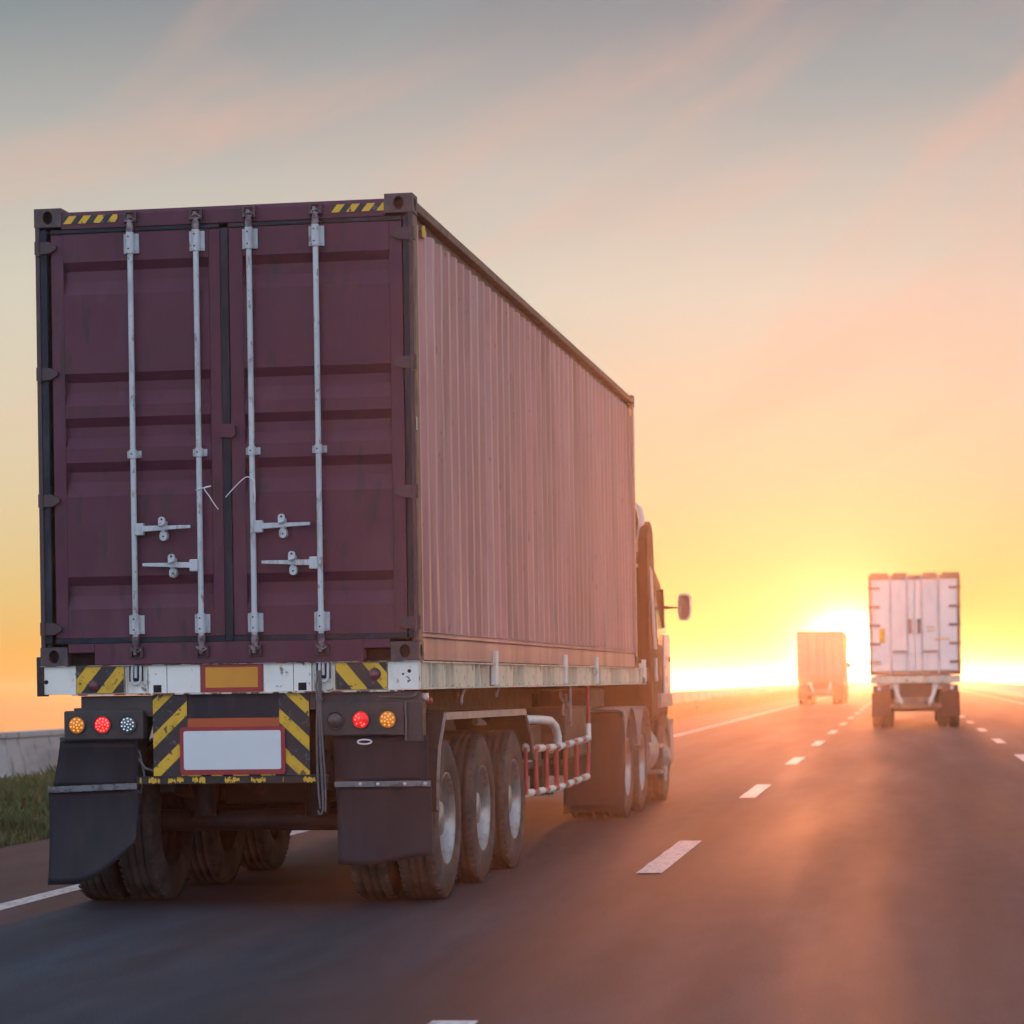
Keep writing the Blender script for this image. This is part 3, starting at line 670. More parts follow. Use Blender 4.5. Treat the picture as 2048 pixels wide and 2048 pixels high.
# dark plates and lamp boxes below the beam
b = MB(); b.box(-.970, -.500, .030, .09, 1.245, 1.360); b.box(.512, 1.215, .030, .09, 1.255, 1.360); b.box(-1.02, -.5, .035, .08, 1.235, 1.285); b.split('lamp_bracket', M['housing'], tr, bevel=.004)
def lampbox(x0, x1, z0, z1, lamps):
    b = MB(); b.box(x0, x1, -.01, .10, z0, z1); lb_ = b.build('lamp_box', M['housing'], tr, bevel=.010)
    for (x, z, kind) in lamps:
        mm = {'amber': ('amber', 'amber_led', 14), 'red': ('redlens', 'red_led', 18), 'clear': ('clearlens', 'clear_led', 16), 'dead': ('deadlens', 'deadlens', 0), 'redhalf': ('redlens', 'red_led', 8)}[kind]
        b = MB(); b.lathe([(-.012, .060), (-.022, .060), (-.022, .053), (-.008, .052)], (x, 0, z), 'y', 32, 0)
        b.lathe([(-.010, .0525), (-.018, .045), (-.023, .025), (-.024, .0005)], (x, 0, z), 'y', 32, 1)
        n_ = mm[2]; pts = []
        if kind == 'redhalf': pts = [(-.028, .022), (-.034, .0), (-.024, -.024), (.010, -.036), (.022, -.028), (-.012, .034), (-.01, .01), (.002, -.018)]
        elif n_:
            pts = [(0, 0)]+[(.020*math.cos(a), .020*math.sin(a)) for a in np.linspace(0, 2*PI, 6)[:-1]]+[(.038*math.cos(a+.3), .038*math.sin(a+.3)) for a in np.linspace(0, 2*PI, n_-5)[:-1]]
        for (dx, dz) in pts: b.lathe([(-.0295, .0005), (-.028, .0045), (-.020, .0062)], (x+dx, 0, z+dz), 'y', 8, 2)
        b.build('tail_lamp', [M['housing'], M[mm[0]], M[mm[1]]], lb_, label={'amber': 'amber round lamp', 'red': 'lit red round lamp', 'clear': 'white round lamp', 'dead': 'unlit grey round lamp', 'redhalf': 'red lamp with part of its diodes lit'}[kind])
    return lb_
lampbox(-1.072, -.552, 1.082, 1.268, [(-.986, 1.179, 'amber'), (-.818, 1.179, 'red'), (-.652, 1.179, 'clear')])
lampbox(.585, 1.125, 1.090, 1.300, [(.686, 1.186, 'dead'), (.848, 1.190, 'redhalf'), (1.018, 1.190, 'amber')])
b = MB(); b.box(-1.105, -1.05, .0, .09, 1.080, 1.102); b.box(1.126, 1.235, .0, .12, 1.05, 1.30); b.split('lamp_bracket', M['housing'], tr, bevel=.005)
# striped posts, board, number plate, underrun bar
for (x0, x1, sg, off, wv) in ((-.499, -.276, 1, -.048, 0), (.318, .511, -1, .122, .01)):
    b = MB(); striped(b, x0, x1, .850, 1.366, .026, .95, .226, .094, off, 1, 0, .02, sg)
    b.build('striped_post', [M['black'], M['yellow']], tr)
b = MB(); b.box(-.275, .317, .034, .060, 1.212, 1.366); b.build('dark_board', M['gasket'], tr)
b = MB(); b.box(-.275, .317, .028, .058, 1.150, 1.2105); b.build('orange_strip', M['orange_red'], tr)
b = MB(); b.prism(rrect(-.320, .357, .856, 1.156, .022), 'y', .006, .026); pf = b.build('number_plate', M['red'], tr)
b = MB(); b.prism(rrect(-.295, .332, .888, 1.131, .014), 'y', .003, .0058); b.build('plate_face', M['plate'], pf)
b = MB(); b.box(-.608, .632, .012, .085, .798, .848); bu = b.build('underrun_bar', M['chassis'], tr, bevel=.004)
b = MB()
for (xa, xb) in ((-.585, -.575), (-.530, -.475), (-.470, -.455), (-.402, -.352), (-.345, -.300), (-.245, -.205), (-.200, -.160), (-.035, .010), (.012, .062), (.135, .165), (.168, .232), (.34, .345), (.470, .55)):
    n_ = 9; top = [(xa+(xb-xa)*i/n_, .846-.022*random.random()-(.014 if i in (0, n_) else 0)) for i in range(n_+1)]; bot = [(xb-(xb-xa)*i/n_, .800+.018*random.random()) for i in range(n_+1)]
    p = top+bot; b.add([(q[0], .0105, q[1]) for q in p], [tuple(range(len(p)))])
for (xa, xb) in ((-.27, -.19), (-.12, -.05), (.02, .12), (.20, .29)): b.box(xa, xb, .011, .03, .8482, .8545)
b.build('yellow_patch', M['yellow'], bu, kind='stuff')
b = MB()
for x in (-.44, .46): b.box(x-.04, x+.04, .05, .09, .86, 1.37)
b.split('underrun_bracket', M['chassis'], tr)
# mud flaps: curved sheets hanging behind the wheels
def sheet3(fn, nu, nv, th, name, m_, par):
    b = MB(); vs = []
    for k_ in (0, 1):
        for j in range(nv+1):
            for i in range(nu+1):
                p = Vector(fn(i/nu, j/nv)); vs.append(p+Vector((0, th*k_, 0)))
    W_ = nu+1; T = W_*(nv+1); fs = []
    for j in range(nv):
        for i in range(nu):
            a = j*W_+i; fs.append((a, a+1, a+1+W_, a+W_)); fs.append((T+a, T+a+W_, T+a+1+W_, T+a+1))
    for i in range(nu): fs.append((i, T+i, T+i+1, i+1)); a = nv*W_+i; fs.append((a, a+1, T+a+1, T+a))
    for j in range(nv): a = j*W_; fs.append((a, a+W_, T+a+W_, T+a)); a = j*W_+nu; fs.append((a, T+a, T+a+W_, a+W_))
    b.add(vs, fs, 0, True); return b.build(name, m_, par)
def lflap(u, v):   # v 0 top .. 1 bottom
    z = 1.078-v*.30
    return (-1.108-.055*v+(.505+.055*v)*u, .02+.015*math.sin(v*3), z)
def lflap2(u, v):
    zb = .175+.30*max(0, (u-.25)/.75)**1.6-(0 if u > .1 else .0)
    z = .765-(.765-zb)*v
    return (-1.185+.02*v+.600*u+(.0 if u < 1 else -.03*v), .01-.10*v*v*(1-u*.4)+.02*math.sin(u*4), z)
fl = sheet3(lflap, 8, 6, .008, 'mud_flap', M['flap'], tr); sheet3(lflap2, 14, 12, .008, 'lower_flap', M['flap'], fl)
b = MB()
for i in range(8):
    u0, u1 = i/8, (i+1)/8; b.box(-1.185+.585*u0, -1.185+.585*u1, -.012, .012, .752+.02*u0, .790+.02*u0)
b.build('clamp_strip', M['strip'], fl, bevel=.002)
def rflap(u, v): return (.662+.008*v+(.60-.01*v)*u, .02+.010*math.sin(v*3+u*2), 1.086-.30*v)
def rflap2(u, v): return (.675+.018*v+.610*u-.012*v*u, .01-.05*v*v+.015*math.sin(u*3+1), .785-(.49-.03*u+.02*math.sin(u*5))*v)
fr = sheet3(rflap, 8, 6, .008, 'mud_flap', M['flap'], tr); sheet3(rflap2, 14, 12, .008, 'lower_flap', M['flap'], fr)
b = MB(); b.box(.675, 1.280, -.014, .012, .772, .806); b.build('clamp_strip', M['strip'], fr, bevel=.002)
b = MB()
for x in (.84, .95, 1.12, 1.25): b.lathe([(-.022, .0005), (-.020, .010), (-.014, .012)], (x, 0, .789), 'y', 8)
b.build('bolt', M['zinc'], fr)
b = MB(); pts = [(.87+.045*math.cos(a), -.012, 1.052+.014*math.sin(a)) for a in np.linspace(0, 2*PI, 17)[:-1]]; b.tube(pts, .005, 8, closed=True); b.build('wire_loop', M['wire'], fr)
# rolled cable hanging by the right post
b = MB()
for k_, (dx, r_) in enumerate(((-.014, .007), (.004, .008), (.018, .006))):
    pts = [(.585+dx*.5, .0, 1.50), (.580+dx, -.01, 1.40), (.585+dx*.6, -.016, 1.30), (.582+dx, -.018, 1.15), (.586+dx*1.2, -.018, 1.0), (.590+dx*1.5, -.018, .85), (.596+dx*1.3, -.016, .70), (.598+dx, -.016, .64-.01*k_)]
    b.tube(pts, r_, 8)
b.tube([(.583, -.02, 1.335), (.604, -.02, 1.33), (.606, -.012, 1.322), (.574, -.012, 1.325), (.57, -.02, 1.315), (.60, -.02, 1.31)], .006, 6)
b.tube([(.584+.014*math.cos(a), -.016, .63+.025*math.sin(a)) for a in np.linspace(PI, 2*PI, 8)], .007, 8)
cb_ = b.build('hanging_cable', M['cable'], tr)
b = MB(); b.tube([(-.70, .06, 1.08), (-.62, .05, .98), (-.56, .05, .90), (-.50, .06, .88)], .008, 8); b.tube([(-.66, .06, 1.08), (-.60, .06, 1.0), (-.57, .06, .86), (-.60, .07, .74)], .007, 8)
b.tube([(.96, .02, 1.33), (1.15, .02, 1.325), (1.19, .02, 1.335), (1.195, .03, 1.36)], .005, 8); b.tube([(1.13, -.012, 1.30), (1.135, -.012, 1.18), (1.13, -.01, 1.06)], .006, 8)
b.split('loose_hose', M['cable'], tr)
# red and white coupling by the right rear corner
b = MB(); b.lathe([(-.03, .001), (-.028, .022), (.03, .024), (.03, .001)], (1.19, .28, 1.325), 'x', 16, 0); b.lathe([(.031, .001), (.033, .020), (.05, .018), (.05, .001)], (1.19, .30, 1.30), 'x', 16, 1); b.build('coupling', [M['cabtrim'], M['grail_red']], tr)

# wheels
def wheel_proto(par, dual_inner=True, steer=False):
    R_ = .525; b = MB()
    def tyre(c, n=48):
        w2 = .125
        prof = [(-w2+.012, .300), (-w2-.004, .33), (-w2-.010, .40), (-w2-.004, .46), (-w2+.004, .485), (-w2+.014, R_-.016), (-w2+.030, R_)]
        for gx in (-.055, 0, .055): prof += [(gx-.008, R_), (gx-.006, R_-.014), (gx+.006, R_-.014), (gx+.008, R_)]
        prof += [(w2-.030, R_), (w2-.014, R_-.016), (w2-.004, .485), (w2+.004, .46), (w2+.010, .40), (w2+.006, .345), (w2+.002, .335), (w2-.002, .31), (w2-.012, .300)]
        b.lathe(prof, (c, 0, 0), 'x', n, 0)
        for k_ in range(60):    # shoulder lugs
            a = 2*PI*k_/60
            for sx in (-1, 1):
                ca_, sa_ = math.cos(a), math.sin(a); t_ = Vector((0, -sa_, ca_)); r_ = Vector((0, ca_, sa_)); c_ = Vector((c+sx*(w2-.012), 0, 0))+r_*(R_-.012)
                e = Vector((sx*.014, 0, 0)); q_ = [c_-t_*.014-e, c_+t_*.014-e, c_+t_*.014+e*.6, c_-t_*.014+e*.6]
                b.add(q_+[p+r_*.014-(e*.0) for p in q_[:2]]+[p+r_*.006 for p in q_[2:]], [(0, 1, 2, 3), (4, 7, 6, 5), (0, 4, 5, 1), (1, 5, 6, 2), (2, 6, 7, 3), (3, 7, 4, 0)], 0)
    tyre(0)
    if dual_inner: tyre(-.32)
    root = bpy.data.objects.new('wheel', None)
    t_ = b.build('wheel', M['tyre'], par)
    b = MB()
    if steer: prof = [(.112, .305), (.118, .297), (.095, .285), (.075, .24), (.095, .17), (.100, .12), (.16, .10), (.17, .06), (.172, .001)]
    else: prof = [(.112, .305), (.122, .300), (.118, .290), (.085, .275), (.03, .262), (-.02, .255), (-.045, .23), (-.050, .150), (-.035, .135), (.06, .120), (.085, .105), (.09, .001)]
    b.lathe(prof, (0, 0, 0), 'x', 48, 0)
    b.lathe([(-.112, .305), (-.10, .28), (-.10, .001)], (0, 0, 0), 'x', 32, 0)
    for k_ in range(10):
        a = 2*PI*k_/10; r_ = .175; xx = -.046 if not steer else .092
        b.lathe([(0, .016), (.026, .015), (.030, .001)], (xx, r_*math.cos(a), r_*math.sin(a)), 'x', 6, 1, False)
        a += PI/10
        if not steer: b.disc((-.0435, .212*math.cos(a), .212*math.sin(a)), .022, 'x', 12, 2)
    b.build('rim', [M['rim'], M['chrome'], M['hollow']], t_)
    return t_
WY = (.95, 2.35, 3.76)
w0 = wheel_proto(tr); w0.location = (1.085, WY[0], .525)
for i, yy in enumerate(WY):
    for s in (1, -1):
        if i == 0 and s == 1: continue
        o = copy_to(w0, tr, (s*1.085, yy, .525)); 
        if s < 0: o.rotation_euler = (0, 0, PI)
for yy in WY:
    b = MB(); b.tube([(-.98, yy, .525), (.98, yy, .525)], .075, 12); b.build('axle', M['chassis'], tr)
    b = MB()
    for s in (-1, 1):
        pts = [(s*.50, yy-.55+.11*k_, .80-.10*math.sin(PI*k_/10)) for k_ in range(11)]
        for p, q2 in zip(pts[:-1], pts[1:]): b.hexa([(p[0]-.04, p[1], p[2]-.03), (p[0]+.04, p[1], p[2]-.03), (q2[0]+.04, q2[1], q2[2]-.03), (q2[0]-.04, q2[1], q2[2]-.03), (p[0]-.04, p[1], p[2]+.03), (p[0]+.04, p[1], p[2]+.03), (q2[0]+.04, q2[1], q2[2]+.03), (q2[0]-.04, q2[1], q2[2]+.03)])
        b.box(s*.5-.05, s*.5+.05, yy-.62, yy-.50, .74, 1.0); b.tube([(s*.38, yy-.18, .56), (s*.38, yy-.18, .82)], .08, 10)
    b.split('leaf_spring', M['chassis'], tr)
b = MB(); b.box(-.36, .36, 1.2, 1.9, .62, .92); b.tube([(-.35, 4.9, .85), (.35, 4.9, .85)], .16, 16); b.split('air_tank', M['chassis'], tr, bevel=.02)
# fender plate over the three right wheels
for s in (1, -1):
    b = MB(); path = [(.37, .60), (.385, .80), (.46, 1.00), (.68, 1.215), (4.02, 1.200), (4.33, .98), (4.50, .80)]
    x1 = s*1.255; x0 = s*.68
    for (ya, za), (yb, zb) in zip(path[:-1], path[1:]):
        b.hexa([(x0, ya, za-.004), (x1, ya, za-.004), (x1, yb, zb-.004), (x0, yb, zb-.004), (x0, ya, za+.004), (x1, ya, za+.004), (x1, yb, zb+.004), (x0, yb, zb+.004)], 1)
    for (ya, za), (yb, zb) in zip(path[:-1], path[1:]):
        flat = abs(zb-za) < .1; d_ = .042 if flat else .012
        dn = (0, -d_) if flat else (d_, 0) if ya < 2 else (-d_, 0)
        e0, e1 = sorted((s*1.245, s*1.262))
        p = [(ya, za+.006), (yb, zb+.006), (yb+dn[0], zb+dn[1]), (ya+dn[0], za+dn[1])]
        b.prism(p, 'x', e0, e1, 0)
    b.build('fender', [M['fender'], M['chassis']], tr)
# side guard: red and white rails
def barpath(mbs, pts, r, n=10): mbs.tube(pts, r, n)
def striped_rail(par, pts, r, n_seg, name='guard_rail'):
    P_ = [Vector(p) for p in pts]; lens = [0]
    for a, c in zip(P_[:-1], P_[1:]): lens.append(lens[-1]+(c-a).length)
    T_ = lens[-1]
    def at(t):
        d_ = t*T_
        for i in range(len(P_)-1):
            if d_ <= lens[i+1]+1e-9: return P_[i].lerp(P_[i+1], (d_-lens[i])/(lens[i+1]-lens[i]))
        return P_[-1]
    b = MB()
    for k_ in range(n_seg):
        a, c = k_/n_seg, (k_+1)/n_seg; white = k_ % 2 == 0
        ts = [a, (a+c)/2, c]
        b.tube([at(t) for t in ts], r if white else r*.72, 10, 1 if white else 0)
    return b.build(name, [M['grail_red'], M['grail_white']], par)
gd = MB(); gd.tube([(1.20, 8.16, 1.38), (1.20, 8.16, .90), (1.20, 8.16, .66), (1.20, 8.08, .55)], .016, 10); gd.tube([(1.20, 4.38, .90), (1.20, 4.38, .53)], .016, 10)
gd = gd.build('side_guard', M['grail_red'], tr)
for yy, dz in ((4.90, 0), (5.48, 0), (6.07, 0), (6.62, 0), (7.34, 0)):
    b = MB(); b.tube([(1.20, yy, .53), (1.20, yy, .875)], .020, 10); b.build('guard_bar', M['grail_red'], gd)
striped_rail(gd, [(1.20, 4.38, .888), (1.21, 6.1, .858), (1.20, 8.16, .888)], .030, 13)
striped_rail(gd, [(1.20, 4.38, .540), (1.21, 6.1, .515), (1.20, 8.05, .540)], .030, 13)
b = MB(); b.tube([(1.20, 8.16, 1.02), (1.20, 8.14, .90)], .028, 10); b.build('guard_cap', M['grail_white'], gd)
b = MB(); b.tube([(.85, 4.1, 1.115), (1.12, 4.45, 1.118), (1.15, 5.5, 1.10), (1.17, 5.92, 1.085), (1.19, 6.10, 1.03), (1.20, 6.17, .95), (1.20, 6.17, .87)], .036, 12); b.build('hoop', M['grail_white'], gd)
b = MB(); b.tube([(1.12, 4.15, 1.14), (1.19, 4.36, 1.06), (1.20, 4.40, .98), (1.20, 4.40, .90)], .030, 12); b.build('hoop', M['grail_white'], gd)
striped_rail(gd, [(1.20, 4.6, .80), (.95, 5.3, .78), (.8, 6.0, .76)], .022, 5, 'guard_brace'); striped_rail(gd, [(1.20, 6.2, .84), (1.0, 7.0, .80), (.85, 7.6, .78)], .022, 5, 'guard_brace')
# left guard, simpler
gl = MB(); gl.box(-1.22, -1.19, 4.4, 9.5, .50, .58); gl.box(-1.22, -1.19, 4.4, 9.5, .82, .90)
for yy in (4.5, 6.2, 7.9, 9.4): gl.box(-1.19, -1.16, yy, yy+.06, .50, 1.38)
gl.build('side_guard', M['grail_red'], tr)
b = MB(); b.tube([(1.19, 7.05, 1.37), (1.19, 7.05, 1.02)], .014, 8)
for (y_, z_, y2, z2) in ((6.45, 1.32, 6.6, 1.24), (6.65, 1.22, 6.62, 1.12), (6.8, 1.30, 6.95, 1.20), (1.75, 1.37, 1.62, 1.27), (3.2, 1.37, 3.1, 1.31), (7.0, 1.36, 7.1, 1.34)): b.tube([(1.19, y_, z_), (1.18, (y_+y2)/2, (z_+z2)/2-.01), (1.19, y2, z2)], .011, 6)
b.split('hanging_bracket', M['fender'], tr)
b = MB(); b.box(.75, 1.1, 4.6, 5.9, .70, 1.05); b.box(.70, 1.12, 7.2, 9.0, .72, 1.18); b.box(.60, 1.10, 9.1, 10.2, 1.15, 1.34); b.split('tool_box', M['chassis'], tr, bevel=.02)
b = MB()
for s in (-1, 1): b.box(s*.55-.06, s*.55+.06, 9.2, 9.35, .35, 1.3); b.box(s*.55-.14, s*.55+.14, 9.15, 9.4, .32, .35)
b.build('landing_leg', M['chassis'], tr)

# ------------------------------------------------------------------ tractor unit
tk = thing('tractor_truck', 'dark truck cab with a side mirror pulling the maroon container trailer', 'truck', (TX, TY, 0), TR)
b = MB()
for s in (-1, 1): b.box(*sorted((s*.38, s*.46)), 10.3, 15.9, .72, 1.0)
b.box(-.5, .5, 11.2, 12.4, 1.0, 1.32); b.split('chassis_rail', M['chassis'], tk)
def loft(secs, name, m_, par, bevel=.03):
    # secs: list of (z, halfwidth, y0, y1)
    b = MB(); vs = []
    for (z, h, ya, yb) in secs: vs += [(-h, ya, z), (h, ya, z), (h, yb, z), (-h, yb, z)]
    fs = [(0, 3, 2, 1)]
    for k_ in range(len(secs)-1):
        o_ = 4*k_
        for i in range(4): fs.append((o_+i, o_+(i+1) % 4, o_+4+(i+1) % 4, o_+4+i))
    e = 4*(len(secs)-1); fs.append((e, e+1, e+2, e+3)); b.add(vs, fs); return b.build(name, m_, par, bevel=bevel, seg=3)
cab = loft([(.95, 1.17, 13.75, 15.75), (1.30, 1.20, 13.72, 15.80), (1.70, 1.20, 13.70, 15.80), (2.55, 1.12, 13.70, 15.68), (2.80, 1.05, 13.72, 15.4), (2.98, .92, 13.8, 15.1)], 'cab', M['cab'], tk, .05)
b = MB()
for s in (-1, 1):
    xs = lambda z: 1.20-(z-1.7)*.094+.004
    b.add([(s*xs(1.82), 14.55, 1.82), (s*xs(1.82), 15.65, 1.82), (s*xs(2.45), 15.55, 2.45), (s*xs(2.50), 14.60, 2.50)], [(0, 1, 2, 3)])
    b.add([(s*(xs(1.82)+.006), 14.55, 1.82), (s*(xs(1.82)+.006), 15.65, 1.82), (s*(xs(2.45)+.006), 15.55, 2.45), (s*(xs(2.50)+.006), 14.60, 2.50)], [(0, 1, 2, 3)])
b.split('side_window', M['glass'], cab)
b = MB(); b.add([(-1.05, 15.81, 1.75), (1.05, 15.81, 1.75), (1.0, 15.70, 2.5), (-1.0, 15.70, 2.5)], [(0, 1, 2, 3)]); b.build('windscreen', M['glass'], cab)
# side fairings: tall curved plates behind the cab corners
for s in (1, -1):
    b = MB(); poly = [(13.35, 1.0), (14.05, 1.0), (14.10, 2.75), (14.06, 3.08), (13.96, 3.17), (13.80, 3.21), (13.60, 3.16), (13.38, 3.0)]
    b.prism([(p[0], p[1]) for p in poly], 'x', *sorted((s*1.12, s*1.16)))
    b2 = MB()
    vs = []
    for (yy, zz) in poly: vs.append((s*(1.165+.0*yy+(.072 if zz < 1.2 else .072-(zz-1.2)*.018)), yy, zz))
    for (yy, zz) in poly: vs.append((s*1.10, yy+.02, zz-.01))
    n_ = len(poly); b2.add(vs, [tuple(range(n_)), tuple(range(n_, 2*n_))[::-1]]+[(i, (i+1) % n_, n_+(i+1) % n_, n_+i) for i in range(n_)])
    b2.build('side_fairing', M['cab'], tk, bevel=.02, seg=3)
    b = MB(); b.tube([(s*1.02, 13.60, 2.70), (s*1.19, 13.62, 2.71), (s*1.215, 13.63, 2.64), (s*1.232, 13.65, 2.20), (s*1.255, 13.66, 1.76)], .020, 10); b.tube([(s*1.255, 13.66, 1.66), (s*1.262, 13.66, 1.40)], .020, 10)
    b.build('grab_rail', M['cabtrim'], tk)
    b = MB(); b.box(*sorted((s*1.201, s*1.226)), 14.95, 15.62, 1.22, 1.95); b.build('lower_panel', M['cabtrim'], tk, bevel=.01)
# roof wind deflector
b = MB(); pts = []
prof = [(13.75, 2.95), (13.70, 3.20), (13.78, 3.36), (13.95, 3.42), (14.25, 3.36), (15.0, 3.12), (15.5, 2.92)]
n_ = len(prof); hw = [1.06, 1.10, 1.06, 1.00, .98, .9, .8]
vs = [(-h, p[0], p[1]) for h, p in zip(hw, prof)]+[(h, p[0], p[1]) for h, p in zip(hw, prof)]
b.add(vs, [tuple(range(n_)), tuple(range(n_, 2*n_))[::-1]]+[(i, (i+1) % n_, n_+(i+1) % n_, n_+i) for i in range(n_)]); b.build('wind_deflector', M['cab'], tk, bevel=.05, seg=4)
b = MB()
for s in (1, -1): b.tube([(s*1.06, 13.62, 2.86), (s*1.10, 13.62, 3.06), (s*1.125, 13.64, 3.22), (s*1.105, 13.66, 3.34), (s*1.04, 13.68, 3.42)], [.016, .03, .036, .03, .012], 10)
b.split('deflector_edge', M['cabtrim'], tk)
# mirrors
for s in (1, -1):
    b = MB(); b.tube([(s*1.18, 15.30, 2.275), (s*1.30, 15.30, 2.270), (s*1.37, 15.30, 2.268)], [.022, .012, .010], 8); mr_ = b.build('mirror', M['cab'], tk)
    b = MB(); x0, x1 = (1.358, 1.512); poly = [(x0+.02, 2.125), (x0+.045, 2.118), (x1-.05, 2.118), (x1-.012, 2.16), (x1, 2.24), (x1, 2.39), (x1-.02, 2.425), (x1-.06, 2.436), (x0+.03, 2.432), (x0+.008, 2.40), (x0, 2.34), (x0, 2.20)]
    poly = [(s*p[0], p[1]) for p in poly]
    b.prism(poly, 'y', 15.27, 15.38); b.build('mirror_shell', M['cabtrim'], mr_, bevel=.012)
    b = MB(); cx_ = s*(x0+x1)/2; pin = [(cx_+(p[0]-cx_)*.80, 2.277+(p[1]-2.277)*.86) for p in poly]
    b.prism(pin, 'y', 15.262, 15.2695); b.build('mirror_glass', M['mirror'], mr_)
    b = MB(); b.prism([(15.2, 2.20), (15.22, 2.46), (15.30, 2.50), (15.38, 2.3), (15.36, 2.08), (15.26, 2.02)], 'x', *sorted((s*1.10, s*1.190))); b.build('mirror_base', M['cab'], mr_, bevel=.02)
b = MB(); b.disc((1.228, 15.1, 1.66), .05, 'x', 12); b.lathe([(0, .035), (.02, .03), (.022, .001)], (1.228, 15.4, 1.66), 'x', 14); b.build('marker_lamp', M['dullred'], tk)
# wheels of the tractor
wt = copy_to(w0, tk, (1.085, 11.20, .525))
for yy in (11.20, 12.55):
    for s in (1, -1):
        if yy == 11.20 and s == 1: continue
        o = copy_to(w0, tk, (s*1.085, yy, .525)); o.rotation_euler = (0, 0, PI if s < 0 else 0)
ws = wheel_proto(tk, False, True); ws.location = (1.09, 15.05, .525)
o = copy_to(ws, tk, (-1.09, 15.05, .525)); o.rotation_euler = (0, 0, PI)
for yy in (11.20, 12.55, 15.05):
    b = MB(); b.tube([(-.98, yy, .525), (.98, yy, .525)], .09 if yy < 14 else .05, 12); b.build('axle', M['chassis'], tk)
for s in (1, -1):
    for yc in (11.20, 12.55):
        b = MB(); n_ = 12
        for i in range(n_):
            a0, a1 = [rad(20+140*t/n_) for t in (i, i+1)]; r_ = .60
            p = [(yc-r_*math.cos(a0), .525+r_*math.sin(a0)), (yc-r_*math.cos(a1), .525+r_*math.sin(a1)), (yc-(r_+.012)*math.cos(a1), .525+(r_+.012)*math.sin(a1)), (yc-(r_+.012)*math.cos(a0), .525+(r_+.012)*math.sin(a0))]
            b.prism(p, 'x', *sorted((s*.72, s*1.255)))
        b.build('wheel_arch', M['fender'], tk)
    def df(u, v, s=s): return (s*(.635+.62*u)+.01*math.sin(v*4), 10.52-.03*v*v, 1.10-(1.10-.075)*v+(.02*math.sin(u*3) if v > .9 else 0))
    dfl = sheet3(df, 8, 10, .01, 'mud_flap', M['flap'], tk)
    b = MB(); b.tube([(s*.60, 10.50, 1.125), (s*1.20, 10.50, 1.130), (s*1.255, 10.50, 1.10), (s*1.262, 10.50, 1.02)], .016, 8); b.build('flap_hanger', M['fender'], dfl)
b = MB(); b.tube([(.92, 13.30, .62), (.92, 14.25, .62)], .30, 20); b.box(.62, .64, 13.3, 14.2, .4, .9); b.build('fuel_tank', M['fender'], tk)
b = MB(); b.tube([(-.92, 13.30, .62), (-.92, 14.25, .62)], .30, 20); b.build('fuel_tank', M['fender'], tk)
b = MB()
for s in (1, -1):
    b.box(*sorted((s*.95, s*1.24)), 14.28, 14.50, .34, .38); b.box(*sorted((s*.98, s*1.24)), 14.28, 14.50, .64, .68)
    b.box(*sorted((s*1.0, s*1.24)), 15.45, 15.70, .42, .95); b.box(*sorted((s*1.0, s*1.25)), 14.30, 15.62, 1.10, 1.26)
b.split('step', M['fender'], tk, bevel=.01)
b = MB(); b.box(-1.2, 1.2, 15.60, 15.90, .38, .94); b.build('front_bumper', M['cab'], tk, bevel=.04)

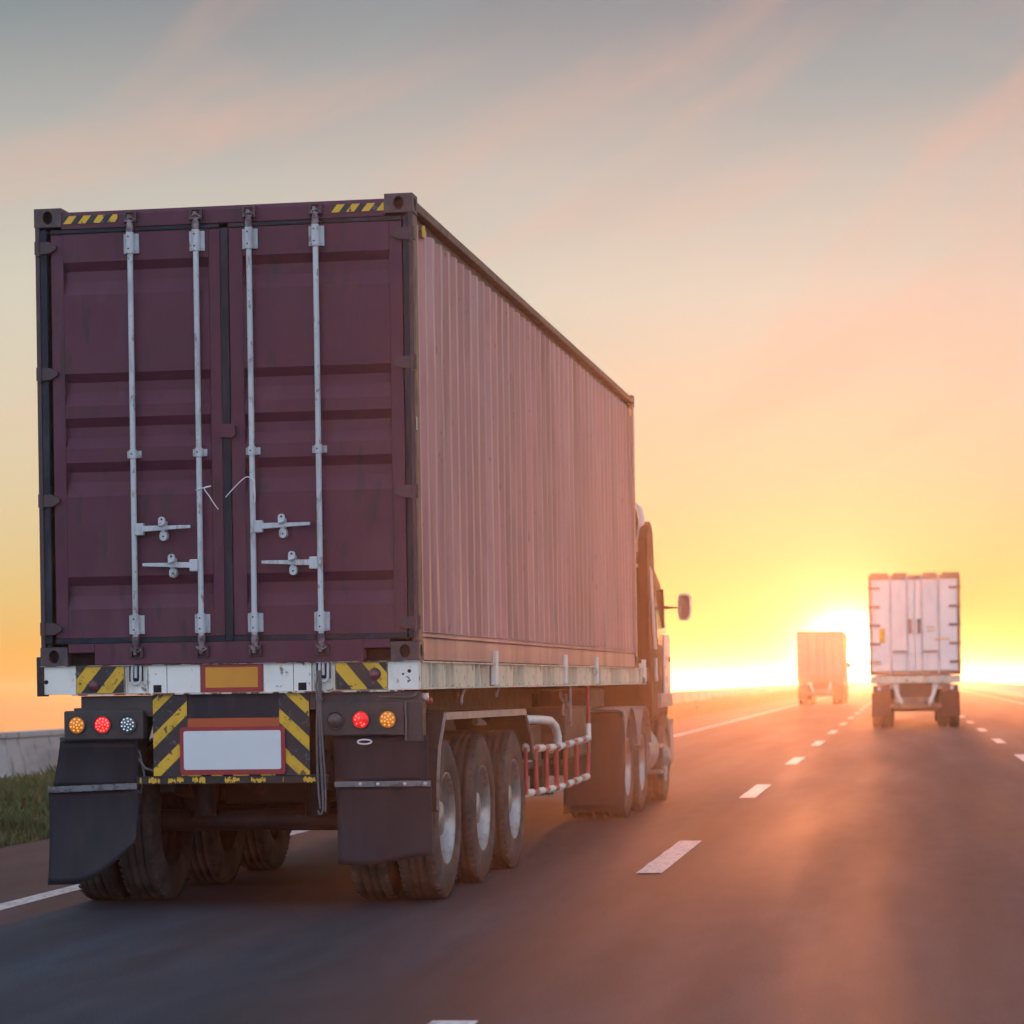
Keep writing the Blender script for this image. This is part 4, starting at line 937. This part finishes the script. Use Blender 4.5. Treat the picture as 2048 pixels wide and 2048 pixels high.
# ================================================================== the two trucks ahead
def far_truck(name, label, loc, box_m, door_m, w_=2.5, zt=4.25, zb=1.48, L_=12.5, detail=True):
    r = thing(name, label, 'truck', loc, 0)
    h = w_/2
    b = MB(); b.box(-h, h, .06, L_, zb, zt); b.build('cargo_box', box_m, r, bevel=.03)
    b = MB(); t_ = .075
    b.box(-h-.01, -h+t_*.7, -.02, .06, zb, zt); b.box(h-t_*.9, h+.01, -.02, .06, zb, zt); b.box(-h, h, -.02, .06, zt-.11, zt+.01); b.box(-h, h, -.02, .06, zb-.02, zb+.10); fr_ = b.build('rear_frame', M['boxtrim'], r, bevel=.01)
    for s in (-1, 1):
        b = MB(); xa, xb = sorted((s*.012, s*(h-t_))); b.box(xa, xb, .0, .058, zb+.11, zt-.12); dd = b.build('door', door_m, r, bevel=.012)
        for bx in (s*.20, s*.66):
            b = MB(); b.tube([(bx, -.03, zb+.02), (bx, -.03, zt-.02)], .024 if detail else .03, 8); b.build('locking_bar', M['zinc'] if detail else M['boxbrown'], dd)
        for zz in np.linspace(zb+.35, zt-.35, 5):
            b = MB(); b.box(*sorted((s*(h-.30), s*(h+.03))), -.035, .0, zz-.035, zz+.035); b.build('hinge', M['boxtrim'], dd)
        b = MB(); b.box(*sorted((s*.2, s*.62)), -.06, -.04, zb+.62, zb+.67); b.box(*sorted((s*.07, s*.17)), -.05, -.0, zb+1.15, zb+1.55); b.split('door_handle', M['strip'], dd)
    if detail:
        b = MB()
        for (xa, xb) in ((-1.2, -.72), (-.58, -.20), (.24, .62), (.76, 1.24)): b.box(xa, xb, -.03, .03, zt+.011, zt+.07)
        b.split('roof_lamp_bar', M['boxtrim'], r)
        b = MB(); b.box(.55, .95, -.005, .0, zb+.95, zb+1.0); b.box(-.98, -.82, -.006, 0, zb+.9, zb+1.3, 0); b.box(.32, .55, -.006, 0, zb+1.2, zb+1.23); b.box(.32, .55, -.006, 0, zb+1.3, zb+1.33); b.split('door_sign', M['yellow'], r)
    b = MB(); b.box(-h, h, .0, .3, zb-.24, zb-.03); b.build('rear_beam', M['cream'] if detail else M['boxtrim'], r, bevel=.02)
    b = MB(); b.box(-.45, .45, .2, L_, .85, 1.25); b.build('chassis_frame', M['chassis_far'], r)
    for s in (-1, 1):
        b = MB(); b.prism([(s*.30, .62), (s*.40, .60), (s*.55, .95), (s*.62, 1.22), (s*.50, 1.22), (s*.44, .95)], 'y', .0, .08); b.build('underrun_bracket', M['grail_white'], r)
        b = MB(); b.box(*sorted((s*.70, s*1.18)), -.01, .06, 1.0, 1.2); lb_ = b.build('lamp_box', M['chassis_far'], r)
        b = MB(); b.lathe([(-.02, .001), (-.018, .05), (0, .055)], (s*1.0, -.01, 1.1), 'y', 14); b.build('tail_lamp', M['red_led'] if not detail else M['plate'], lb_)
        b = MB(); b.box(*sorted((s*.68, s*1.22)), .15, .17, .30, .98); b.build('mud_flap', M['flap'], r)
    b = MB(); b.box(-.7, .7, .0, .08, .56, .68); b.build('underrun_bar', M['boxtrim'], r)
    wf = MB(); wf.lathe([(-.12, .3), (-.13, .45), (-.11, .5), (-.09, .52), (.09, .52), (.11, .5), (.13, .45), (.12, .3), (.04, .25), (.03, .001)], (0, 0, 0), 'x', 24)
    wf = wf.build('wheel', M['tyre'], r); wf.location = (1.08, .95, .52)
    for yy in (.95, 2.25, 3.55, L_-1.2):
        b = MB(); b.tube([(-.9, yy, .52), (.9, yy, .52)], .07, 8); b.build('axle', M['chassis_far'], r)
        for xc in (1.08, .76, -.76, -1.08):
            if yy == .95 and xc == 1.08: continue
            o = wf.copy(); COL.objects.link(o); o.parent = r; o.location = (xc, yy, .52); o.rotation_euler = (0, 0, PI if xc < 0 else 0)
    cb2 = loft([(.5, 1.2, L_+.3, L_+2.5), (1.7, 1.22, L_+.3, L_+2.5), (3.0, 1.12, L_+.3, L_+2.2), (3.4, .9, L_+.5, L_+1.8)], 'cab', M['cabtrim'], r, .06)
    for s in (-1, 1):
        b = MB(); b.box(*sorted((s*1.2, s*1.42)), L_+2.2, L_+2.24, 2.0, 2.4); b.build('mirror', M['cab'], r)
        b = MB(); b.lathe([(-.12, .3), (-.11, .5), (-.09, .52), (.09, .52), (.11, .5), (.12, .3), (.03, .001)], (s*1.05, L_+1.6, .52), 'x', 24); b.build('wheel', M['tyre'], r)
    return r
far_truck('box_truck', 'white box truck driving ahead in the middle lane, right of the sun', (.33, 75.3, 0), M['boxwhite'], M['boxwhite'])
far_truck('box_truck', 'pale brown truck farthest ahead in the left lane, left of the sun', (-4.42, 145.0, 0), M['boxbrown'], M['boxbrown'], zt=3.97, zb=1.45, detail=False)

# ================================================================== haze
b = MB(); b.box(-900, 900, -90, 1262, -4.4, 4.62)
hm = bpy.data.materials.new('haze_air'); hm.use_nodes = True; t = hm.node_tree; t.nodes.clear()
pv = t.nodes.new('ShaderNodeVolumePrincipled'); pv.inputs['Color'].default_value = (.78, .71, .64, 1); pv.inputs['Density'].default_value = HAZE_DENSITY; pv.inputs['Anisotropy'].default_value = HAZE_G
mo = t.nodes.new('ShaderNodeOutputMaterial'); t.links.new(pv.outputs[0], mo.inputs['Volume'])
hz = b.build('haze', hm, kind='stuff')
